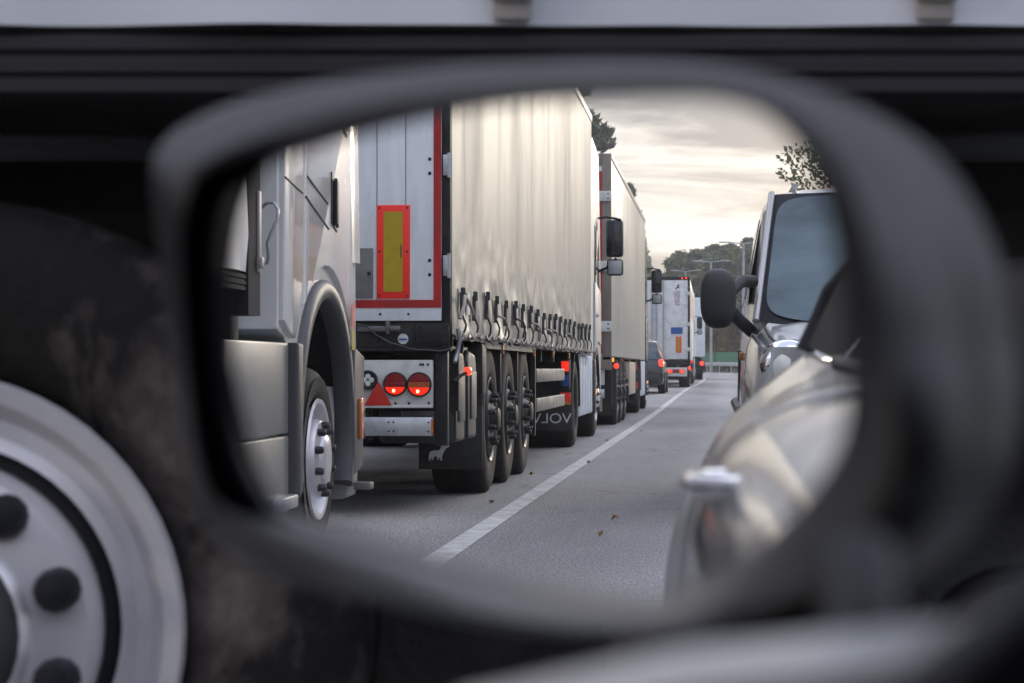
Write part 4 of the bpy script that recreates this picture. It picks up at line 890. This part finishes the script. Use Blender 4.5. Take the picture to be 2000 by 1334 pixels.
# upright lettering reading down the door
text(td, 'SCHMITZ', .15, M['navy'], (.40, -.013, 3.20), (0, 0, -1), (1, 0, 0), sx=.85, depth=.001)
text(td, 'CARGOBULL', .115, M['red_print'], (.51, -.013, 3.20), (0, 0, -1), (1, 0, 0), sx=.80, depth=.001)
MB().box(.26, .68, -.016, -.0105, 1.92, 2.16).build('blue_board', M['blue'], td)
mp_ = MB().box(.30, .50, -.020, -.0105, 1.25, 1.83, .006).build('marker_plate', M['red_bright'], td); MB().box(.35, .45, -.023, -.019, 1.29, 1.79).build('marker_centre', M['yellow'], mp_)
MB().box(.97+.3, 1.50+.02, -.02, -.0105, 1.35, 1.68, .006).build('vent_grille', M['hatch'], td)
MB().prism([(1.75, 2.02), (1.92, 1.85), (1.75, 1.68), (1.58, 1.85)], 'y', -.014, -.0105).build('diamond_sign', M['hatch'], td)
MB().box(.1, .16, -.03, 0, 3.90, 3.95, .004).build('top_lamp', M['red_hot'], td)
tl = MB().box(.25, .30, -.03, 0, 3.89, 3.94, .004).build('top_lamp', M['red_hot'], td)
MB().box(.1, 2.45, .02, .12, .40, .72, .01).build('lamp_panel', M['panel_white'], td)
for x in (.28, .72, 1.9, 2.2): lamp_round(td, 'rear_lamp', x, .58, .015, .075, [(-1, 1, 'red_hot')])
MB().box(.38, .62, -.0, .02, .52, .66, .01).build('lamp_bar', M['red_lens'], td)
mk = MB(); mk.lathe([(.06, 0), (.06, -.03), (.0001, -.05)], c=(.02, .4, .70), axis='y', n=14); mk.build('marker_lamp', M['red_hot'], td)
ch = MB(); ch.box(.5, 2.05, .2, 12, .5, 1.0); ch.box(.1, 2.45, .2, .3, .30, .42); ch.build('chassis', M['chassis'], td)
wheels3(td, (1.9, 3.2, 4.5))
MB().box(-.002, -.0005, .1, 13.5, 3.1, 3.8).build('side_stripe', M['red_print'], td) if False else MB().box(-.006, -.001, .6, 13.2, 2.6, 3.6).build('side_print', mat('faded_red_print', (.55, .30, .26), .5, var=.2), td)
tractor((EV.x + 1.18, YD+10.2, zroad(YD+13)), 'white tractor unit pulling the fridge trailer', paint='door_grey', drive=1.1, steer=4.75, cab0=3.85, cab1=6.1)
# E: another lorry just past D, and a small white van where the road bends
te = thing('semi_trailer', (EV.x + .82, 100, zroad(101)), 'pale trailer far off, seen only as a sliver past the fridge trailer', 'trailer', rz=R(-3))
MB().box(0, 2.5, 0, 13, 1.1, 3.9, .03).build('box_body', M['door_white'], te); MB().box(.3, 2.2, .1, 12, .6, 1.1).build('chassis', M['chassis'], te)
MB().box(0, 2.5, -.02, .05, .5, .9, .01).build('lamp_panel', M['chassis'], te)
for x in (.15, 2.35): lamp_round(te, 'rear_lamp', x, .78, -.02, .11, [(-1, 1, 'red_hot')])
wheels3(te, (2, 3.3, 4.6))
def small_van(loc_, rz, label):
    t = thing('delivery_van', loc_, label, 'van', rz=rz)
    MB().prism([(0, .35), (0, 1.9), (.3, 2.1), (3.4, 2.1), (4.1, 1.35), (4.9, 1.05), (5.0, .4)], 'x', -.95, .95, bev=.08).build('body', M['cab_white'], t, ang=50)
    for s in (-1, 1):
        MB().prism([(2.6, 1.35), (3.95, 1.35), (3.4, 1.9), (2.6, 1.9)], 'x', s*.955-.004, s*.955+.004).build('side_window', M['dark_glass'], t)
        for y in (.9, 4.0): MB().lathe([(.0001, s*.02), (.2, 0), (.33, 0), (.35, -s*.05), (.35, -s*.2), (.2, -s*.2)], n=20).build('wheel', M['rubber'], t, loc=(s*.96, y, .35))
    MB().box(-.8, .8, -.02, .02, 1.2, 1.8, .02).build('rear_window', M['dark_glass'], t)
    return t
small_van((xl(128)+1.5, 128, zroad(128)), R(-35), 'small white van far off where the road bends, left of the lamp posts')

# ------------------------------------------------------------------ the grey van facing us
vn = thing('panel_van', (-.57, 11.2, 0), 'silver grey van facing the mirror, with a big windscreen and black wing mirror', 'van')
# frontal sections: y (0 = nose) , half width low/belt/roof, z bonnet/roof
def vsec(y, hwl, hwb, hwr, zt, zb=.28, zbelt=1.0):
    h = []
    P_ = [(hwl-.06, zb), (hwl, zb+.10), (hwl+.01, .60), (hwb+.005, zbelt), (hwb-(hwb-hwr)*.35, zbelt+(zt-zbelt)*.45), (hwr+.02, zt-.12), (hwr-.05, zt-.03), (hwr-.22, zt+.0), (0, zt+.03)]
    return [Vector((x, y, z)) for x, z in P_] + [Vector((-x, y, z)) for x, z in P_[-2::-1]]
b = MB(); b.loft([vsec(0, .70, .60, .50, .74), vsec(.06, .84, .76, .62, .90), vsec(.25, .90, .86, .74, 1.00), vsec(.55, .93, .90, .80, 1.10), vsec(.85, .95, .915, .84, 1.19)], cap=True); b.build('front_body', M['van_grey'], vn, ang=60)
b = MB(); b.loft([vsec(.86, .95, .92, .84, 1.20), vsec(1.2, .95, .93, .815, 1.50), vsec(1.62, .95, .935, .79, 1.97), vsec(2.1, .95, .94, .785, 2.04), vsec(4.7, .95, .93, .80, 2.03), vsec(4.9, .93, .90, .76, 1.96)], cap=True); b.build('rear_body', M['van_grey'], vn, ang=60)
def wsp(u, v):     # windscreen surface, u across -1..1, v 0 bottom 1 top
    hw = .855 - .115*v; z = 1.16 + .82*v; y = .80 + .82*v
    bow = .17*(1-u*u); return Vector((hw*u, y - bow - .015, z + .05*(1-u*u)*(1-v)*-1))
def wround(a, b_):       # rounded-corner window outline
    u, v = 2*a-1, 2*b_-1
    k = math.sqrt(max(0, 1-.5*abs(v)**6*.5)); k2 = math.sqrt(max(0, 1-.5*abs(u)**6*.5)); k = 1-.08*abs(v)**10; k2 = 1-.07*abs(u)**10
    return wsp(.965*u*k, .5+.47*v*k2)
ws = MB(); ws.grid(wround, 32, 32); wso = ws.build('windscreen', M['windscreen'], vn, ang=70)
fr = MB(); fr.grid(lambda a, b_: wsp(-1+2*a, b_) + Vector((0, .010, -.005)), 16, 10); fr.build('windscreen_seal', M['well'], vn, ang=70)
for s in (-1, 1): MB().tube([wsp(s*1.0, v_/8) + Vector((s*.015, .01, 0)) for v_ in range(9)], .022, 8).build('a_pillar', M['van_grey'], vn, ang=70)
MB().box(-.50, -.05, .85, 1.0, 1.18, 1.2).build('wiper_cowl', M['plastic'], vn)
for s in (-1, 1):
    w = MB(); w.loft([[Vector((s*(.935-(z-1.25)*.19+dx), y, z)) for y, z in ((1.15, 1.30), (2.35, 1.28), (2.35, 1.80), (1.70, 1.82))] for dx in (0, .008)]); wo = w.build('side_window', M['dark_glass'], vn)
    MB().box(s*.95-.012, s*.95+.012, 2.4, 2.412, .45, 1.0).build('door_gap', M['plastic'], vn)
    q = MB(); q.tube([(s*.955, .9, .62), (s*.965, 4.6, .62)], .04, 8); q.build('rubbing_strip', M['plastic'], vn)
    MB().box(s*.945-.02, s*.945+.02, 1.25, 1.34, .93, .98, .008).build('indicator', M['amber_lens'], vn)
    for y in (.95, 4.0):
        tt = MB(); tt.lathe([(.20, -s*.03), (.21, 0), (.31, s*.008), (.335, -s*.03), (.335, -s*.2), (.2, -s*.22)], n=32); ww = tt.build('wheel', M['rubber'], vn, ang=50, loc=(s*.955, y, .335))
        q = MB(); q.lathe([(.205, -s*.0), (.19, -s*.03), (.08, -s*.01), (.0001, -s*.0)], n=24); q.build('rim', M['alu'], ww)
    # headlamp
    h = MB(); h.ball((s*.70, .20, .90), .16, .14, .15, 12); ho = h.build('headlamp', M['chrome'], vn, ang=80)
    h = MB(); h.ball((s*.70, .17, .90), .17, .14, .16, 12); 
    h.bm.free()
    h = MB(); h.lathe([(.075, 0), (.08, -.03), (.05, -.05), (.0001, -.055)], c=(s*.71, .075, .885), axis='y', n=20); h.build('lamp_lens', M['led'], ho)
    # mirror
    ml = MB()
    def mring(k, sc, dx=0): return [Vector((s*(1.09+dx) + .105*sc*(abs(math.cos(t))**.7)*(1 if math.cos(t) > 0 else -1), .62+k, 1.29 + .175*sc*(abs(math.sin(t))**.75)*(1 if math.sin(t) > 0 else -1))) for t in (2*math.pi*i/28 for i in range(28))]
    ml.loft([mring(-.06, .45), mring(-.045, .78), mring(-.01, .95), mring(.05, 1.0), mring(.10, .97)]); mo = ml.build('van_mirror', M['plastic'], vn, ang=70)
    a = MB(); a.tube([(s*.88, .95, 1.40), (s*.95, .86, 1.40), (s*1.02, .74, 1.33), (s*1.03, .70, 1.24), (s*.97, .80, 1.17), (s*.89, .92, 1.10)], .038, 12); a.build('mirror_arm', M['plastic'], mo, ang=70)
MB().box(-.75, .75, -.04, .12, .32, .62, .05).build('bumper', M['plastic_grey'], vn); MB().box(-.5, .5, -.01, .06, .66, .80, .02).build('grille', M['plastic'], vn)
gm = MB(); gm.tube([(.84, .86, 1.17), (.80, .55, 1.07), (.72, .30, .985)], .006, 6); gm.tube([(-.84, .86, 1.17), (-.80, .55, 1.07), (-.72, .30, .985)], .006, 6); gm.build('bonnet_gap', M['plastic'], vn)
for x in (-.60, .60): MB().tube([(x, 1.9, 2.05), (x, 3.2, 2.09), (x, 4.5, 2.05)], .02, 8).build('roof_bar', M['alu'], vn)
# ------------------------------------------------------------------ roadside: guard rail, green fence, lamp posts
gx = [(xl(y) - 5.6, y, zroad(y)) for y in range(30, 238, 2)]
gr_ = thing('guard_rail', (gx[0][0], 30, 0), 'galvanised guard rail on posts along the outside of the far bend', 'guard rail')
O0 = Vector((gx[0][0], 30, 0))
b = MB(); b.loft([[Vector(p) - O0 + Vector((dx, 0, dz)) for dx, dz in ((0, .45), (.05, .52), (0, .58), (.05, .64), (0, .72), (-.04, .72), (-.04, .45))] for p in gx]); b.build('rail', M['steel'], gr_, ang=30)
for i, p in enumerate(gx[::2]):
    if i >= 100: break
    v = Vector(p) - O0; MB().box(v.x-.11, v.x-.04, v.y-.04, v.y+.04, v.z-.05, v.z+.74).build('post', M['panel_white'], gr_)
fx = [(xl(y) - 9.5, y, zroad(y)) for y in range(96, 262, 3)]
O1 = Vector((fx[0][0], 96, 0))
gf = thing('green_fence', tuple(O1), 'long green panel fence at the foot of the trees behind the guard rail', 'fence')
b = MB(); b.loft([[Vector(p) - O1 + Vector((dx, 0, dz)) for dx, dz in ((0, .65), (0, 1.55), (-.08, 1.55), (-.08, .65))] for p in fx]); b.build('fence_panel', M['fence_green'], gf)
for i, p in enumerate(fx[::2]):
    v = Vector(p) - O1; MB().box(v.x+.005, v.x+.1, v.y-.05, v.y+.05, v.z-.1, v.z+1.62).build('fence_post', M['fence_green'], gf)
def lamp_post(loc_, h, rz, label):
    t = thing('street_lamp', loc_, label, 'street lamp', 'double street lamps at the bend', rz)
    MB().tube([(0, 0, -.2), (0, 0, h)], .11, 10, r2=.06).build('pole', M['steel'], t)
    MB().tube([(-.7, 0, h+.04), (0, 0, h-.03), (.7, 0, h+.04)], .03, 8).build('arm', M['steel'], t)
    for s in (-1, 1): MB().box(s*.65, s*1.3, -.12, .12, h+.02, h+.09, .03).build('lamp_head', M['alu'], t)
    return t
def at(px, d):          # place at mirrored depth d so that it shows at photo column px
    return EV.x + (1411-px)/FPX*d, EV.y + d
for px, py, d, lb in ((1389, 512, 150, 'tallest double-armed street lamp in front of the forest'), (1340, 530, 178, 'double-armed street lamp just above the fridge trailer roof'), (1452, 476, 112, 'double-armed street lamp whose arm peeks out over the van mirror')):
    x, y = at(px, d); z = zroad(y); h = (720-py)/FPX*d + .88 - z
    lamp_post((x, y, z), h, R(4), lb)

# ------------------------------------------------------------------ fallen leaves on the road
lf = []
for i, (px, py) in enumerate(((1040, 928), (1202, 1014), (1175, 1046), (1186, 862), (1290, 800), (1253, 843), (1330, 803), (960, 985), (1150, 905))):
    d = .88*FPX/(py-720); x = EV.x + (1411-px)/FPX*d; y = EV.y + d
    s_l = .013 if i > 1 else .019
    b = MB(); n = 11; rs = random.Random(i)
    b.bm.faces.new([b.bm.verts.new((s_l*(1+.35*math.sin(5*t))*math.cos(t), s_l*1.2*(1+.35*math.sin(5*t))*math.sin(t), .012+.012*math.cos(2*t))) for t in (2*math.pi*k/n for k in range(n))])
    o = b.build('fallen_leaf', M['fallen'], None); o.location = (x, y, zroad(y)+.004); o.rotation_euler = (rs.uniform(-.3, .3), rs.uniform(-.3, .3), rs.uniform(0, 6))
    m = o.modifiers.new('t', 'SOLIDIFY'); m.thickness = .002
    tag(o, ['yellow leaf on the asphalt beside the rearmost trailer wheel of the curtain-sider', 'dry brown leaf lying in our lane, nearest but one to the mirror edge',
            'dry brown leaf lying lowest in the mirror, right of the lane line', 'small leaf in the lorry lane near the steering wheel of the first tractor unit',
            'tiny leaf in our lane beside the dark estate car', 'tiny leaf in our lane beside the beige trailer tractor unit', 'tiny leaf farthest up our lane towards the van',
            'small leaf close to the lane line beside the three trailer wheels', 'small leaf in the lorry lane just behind the VOLVO mudflap'.replace('VOLVO', 'lettered')][i], 'leaf', 'fallen leaves on the road')

# ------------------------------------------------------------------ trees
def crown(kind, h, r, n, seed, leaf, mt, base=.35):
    rs = random.Random(seed); mb = MB(); clumps = []
    nc = 34 if kind == 'pine' else 46
    for i in range(nc):
        t = rs.random()
        if kind == 'pine': rad = r*(1-.72*t**1.3); z = h*(base + (1-base)*t); rr = rad*math.sqrt(rs.uniform(.05, 1)); cs = r*.34*(1-.45*t)
        else: z = h*(base + (1-base)*t); rad = r*math.sqrt(max(.05, 1-(2*t-.9)**2*.8)); rr = rad*math.sqrt(rs.uniform(.05, 1)); cs = r*.28
        a = rs.uniform(0, 6.283); clumps.append((rr*math.cos(a), rr*math.sin(a), z, cs*rs.uniform(.7, 1.25)))
    for i in range(n):
        c = clumps[rs.randrange(nc)]
        while True:
            v = Vector((rs.uniform(-1, 1), rs.uniform(-1, 1), rs.uniform(-1, 1)))
            if .25 < v.length < 1: break
        flat = .55 if kind == 'pine' else .8
        p = Vector((c[0]+v.x*c[3], c[1]+v.y*c[3], c[2]+v.z*c[3]*flat))
        q = Vector((rs.gauss(0, 1), rs.gauss(0, 1), rs.gauss(0, 1))).normalized(); e = q.orthogonal().normalized(); f = q.cross(e)
        l1 = leaf*rs.uniform(.6, 1.3); l2 = l1*(.35 if kind == 'pine' else .6)
        mb.face([p - e*l1, p - f*l2, p + e*l1, p + f*l2])
    me_ = mb.build('crown', M[mt], None, ang=180); return me_, clumps
def make_tree(name, label, kind, h, r, n, seed, leaf, mt, loc_, cat='tree', base=.35):
    t = thing(name, loc_, label, cat)
    c_, cl_ = crown(kind, h, r, n, seed, leaf, mt, base); c_.parent = t
    b = MB(); b.tube([(0, 0, -.3), (.06*h/10, .03, h*.3), (-.04*h/10, .05, h*.62), (0, 0, h*.93)], .02*h, 10, r2=.03)
    rs = random.Random(seed+5)
    for k in range(12):
        x, y, z, s = cl_[k]; z0 = max(h*.2, z - .35*math.hypot(x, y) - .3)
        b.tube([(0, 0, z0), (x*.5, y*.5, (z0+z)/2+.05), (x, y, z)], .0065*h, 6, r2=.012)
    b.build('trunk', M['bark'], t, ang=60); return t
# forest behind the bend: three prototypes, the rest copies
protos = [make_tree('pine_tree', 'x', 'pine', 14, 3.3, 6500, 1, .26, 'pine', (0, 0, 0), base=.35),
          make_tree('pine_tree', 'x', 'pine', 13, 3.8, 6500, 2, .26, 'pine', (0, 0, 0), base=.3),
          make_tree('broadleaf_tree', 'x', 'leaf', 11, 3.8, 6500, 3, .22, 'leaf', (0, 0, 0), base=.22),
          make_tree('autumn_tree', 'x', 'leaf', 8, 3.0, 5000, 4, .2, 'leaf_autumn', (0, 0, 0), base=.15)]
used = [False]*4
def put(k, x, y, h, label, group, rs=random):
    base_h = (14, 13, 11, 8)[k]; sc = h/base_h; z = zroad(y) - .1; rz = rs.uniform(0, 6.28)
    if not used[k]:
        t = protos[k]; used[k] = True; t.location = (x, y, z); t.rotation_euler = (0, 0, rz); t.scale = (sc,)*3
    else: t = copy_thing(protos[k], (x, y, z), None, rz, sc)
    t['label'] = label; t['group'] = group; t['category'] = 'tree'; return t
rs = random.Random(21)
top = [(1268, 522), (1290, 545), (1305, 532), (1325, 498), (1345, 500), (1370, 492), (1395, 478), (1415, 486), (1440, 482), (1470, 474), (1500, 470), (1550, 470), (1640, 475)]
def topy(px):
    for (a, va), (b_, vb) in zip(top, top[1:]):
        if a <= px <= b_: return va + (vb-va)*(px-a)/(b_-a)
    return 470
kinds = ['dark green pine', 'mid green pine', 'round green broadleaf tree', 'yellowing tree']
ORD = ['first', 'second', 'third', 'fourth', 'fifth', 'sixth', 'seventh', 'eighth', 'ninth', 'tenth', 'eleventh', 'twelfth', 'thirteenth', 'fourteenth', 'fifteenth', 'sixteenth', 'seventeenth', 'eighteenth', 'nineteenth', 'twentieth']
for i in range(20):
    px = 1285 + i*16 + rs.uniform(-4, 4); d = 205 + rs.uniform(-10, 14) + (i % 2)*16
    x, y = at(px, d); h = (720-topy(px) + rs.uniform(-9, 7))/FPX*d + .88 - zroad(y)
    k = (0, 1, 0, 1, 2, 0)[i % 6]
    put(k, x, y, h, kinds[k] + ' in the far forest, ' + ORD[i] + ' crown along its skyline', 'forest trees behind the green fence', rs)
for i in range(12):
    px = 1340 + i*20 + rs.uniform(-6, 6); d = 178 + rs.uniform(-5, 8); x, y = at(px, d)
    k = (3, 2, 3, 0)[i % 4]; h = {3: 5.5, 2: 8.0, 0: 10.5}[k] + rs.uniform(-.8, .8)
    if px < 1350: h *= .75
    put(k, x, y, h, 'lower ' + kinds[k] + ' just above the green fence, ' + ORD[i] + ' from the lorries', 'trees at the front edge of the forest', rs)
# a far wood closing the gaps low down
b = MB(); rr_ = random.Random(5)
for i in range(15000):
    px = rr_.uniform(1262, 1760); d = rr_.uniform(246, 262); x, y = at(px, d); hmax = (720 - topy(px) - 22)/FPX*d*.95; z = rr_.random()**.8*hmax + zroad(y)
    q = Vector((rr_.gauss(0,1), rr_.gauss(0,1), rr_.gauss(0,1))).normalized(); e_ = q.orthogonal().normalized(); f_ = q.cross(e_); l_ = rr_.uniform(.4, .8); p = Vector((x, y, z))
    b.face([p-e_*l_, p-f_*l_*.6, p+e_*l_, p+f_*l_*.6])
tag(b.build('woodland', M['pine'], None, ang=180), kind='stuff')
# trees beyond the lorries (only their tops show) and the one over the van
x, y = at(1150, 118); put(0, x+1.0, y, (720-185)/FPX*118 + .88, 'tall pine rising above the beige trailer, just past the curtain-sider', 'roadside pines behind the lorries', rs)
x, y = at(1226, 150); tt_ = put(1, x, y, (720-378)/FPX*150 + .88, 'pine top peeking over the front end of the beige trailer', 'roadside pines behind the lorries', rs); tt_.scale.x *= .55; tt_.scale.y *= .55
oak = make_tree('oak_tree', 'leafy tree with drooping twigs above the grey van roof', 'leaf', 9.3, 3.3, 22000, 9, .085, 'leaf', (EV.x - (1800-1411)/FPX*62, 61.5, zroad(61)-.1), base=.42)
# roadside trees on our side, mirrored softly in the lorries' flanks
for i in range(16):
    k = (0, 2, 1, 3)[i % 4]; put(k, -15 - rs.uniform(0, 5), -14 + i*9 + rs.uniform(-2, 2), 8 + rs.uniform(-1.5, 2), kinds[k] + ' on the verge across the road, ' + ORD[i] + ' along from our car', 'verge trees across the road', rs)
for i in range(12):
    k = (1, 0, 2)[i % 3]; put(k, 15 + rs.uniform(0, 5), -20 + i*9 + rs.uniform(-2, 2), 7 + rs.uniform(-1, 2), kinds[k] + ' on the verge hidden behind the lorries, ' + ORD[i] + ' along', 'verge trees behind the lorries', rs)

# ------------------------------------------------------------------ thin evening haze over the whole stretch of road
hm = bpy.data.materials.new('haze'); hm.use_nodes = True; hn = hm.node_tree
for n_ in list(hn.nodes):
    if n_.type != 'OUTPUT_MATERIAL': hn.nodes.remove(n_)
pv = hn.nodes.new('ShaderNodeVolumePrincipled'); pv.inputs['Color'].default_value = (.9, .92, .95, 1); pv.inputs['Density'].default_value = .0008; pv.inputs['Anisotropy'].default_value = .3
hn.links.new(pv.outputs[0], [n_ for n_ in hn.nodes if n_.type == 'OUTPUT_MATERIAL'][0].inputs['Volume'])
tag(MB().box(-705, 705, -305, 1205, -1.5, 24).build('haze', hm), kind='stuff')
S.cycles.volume_bounces = 0
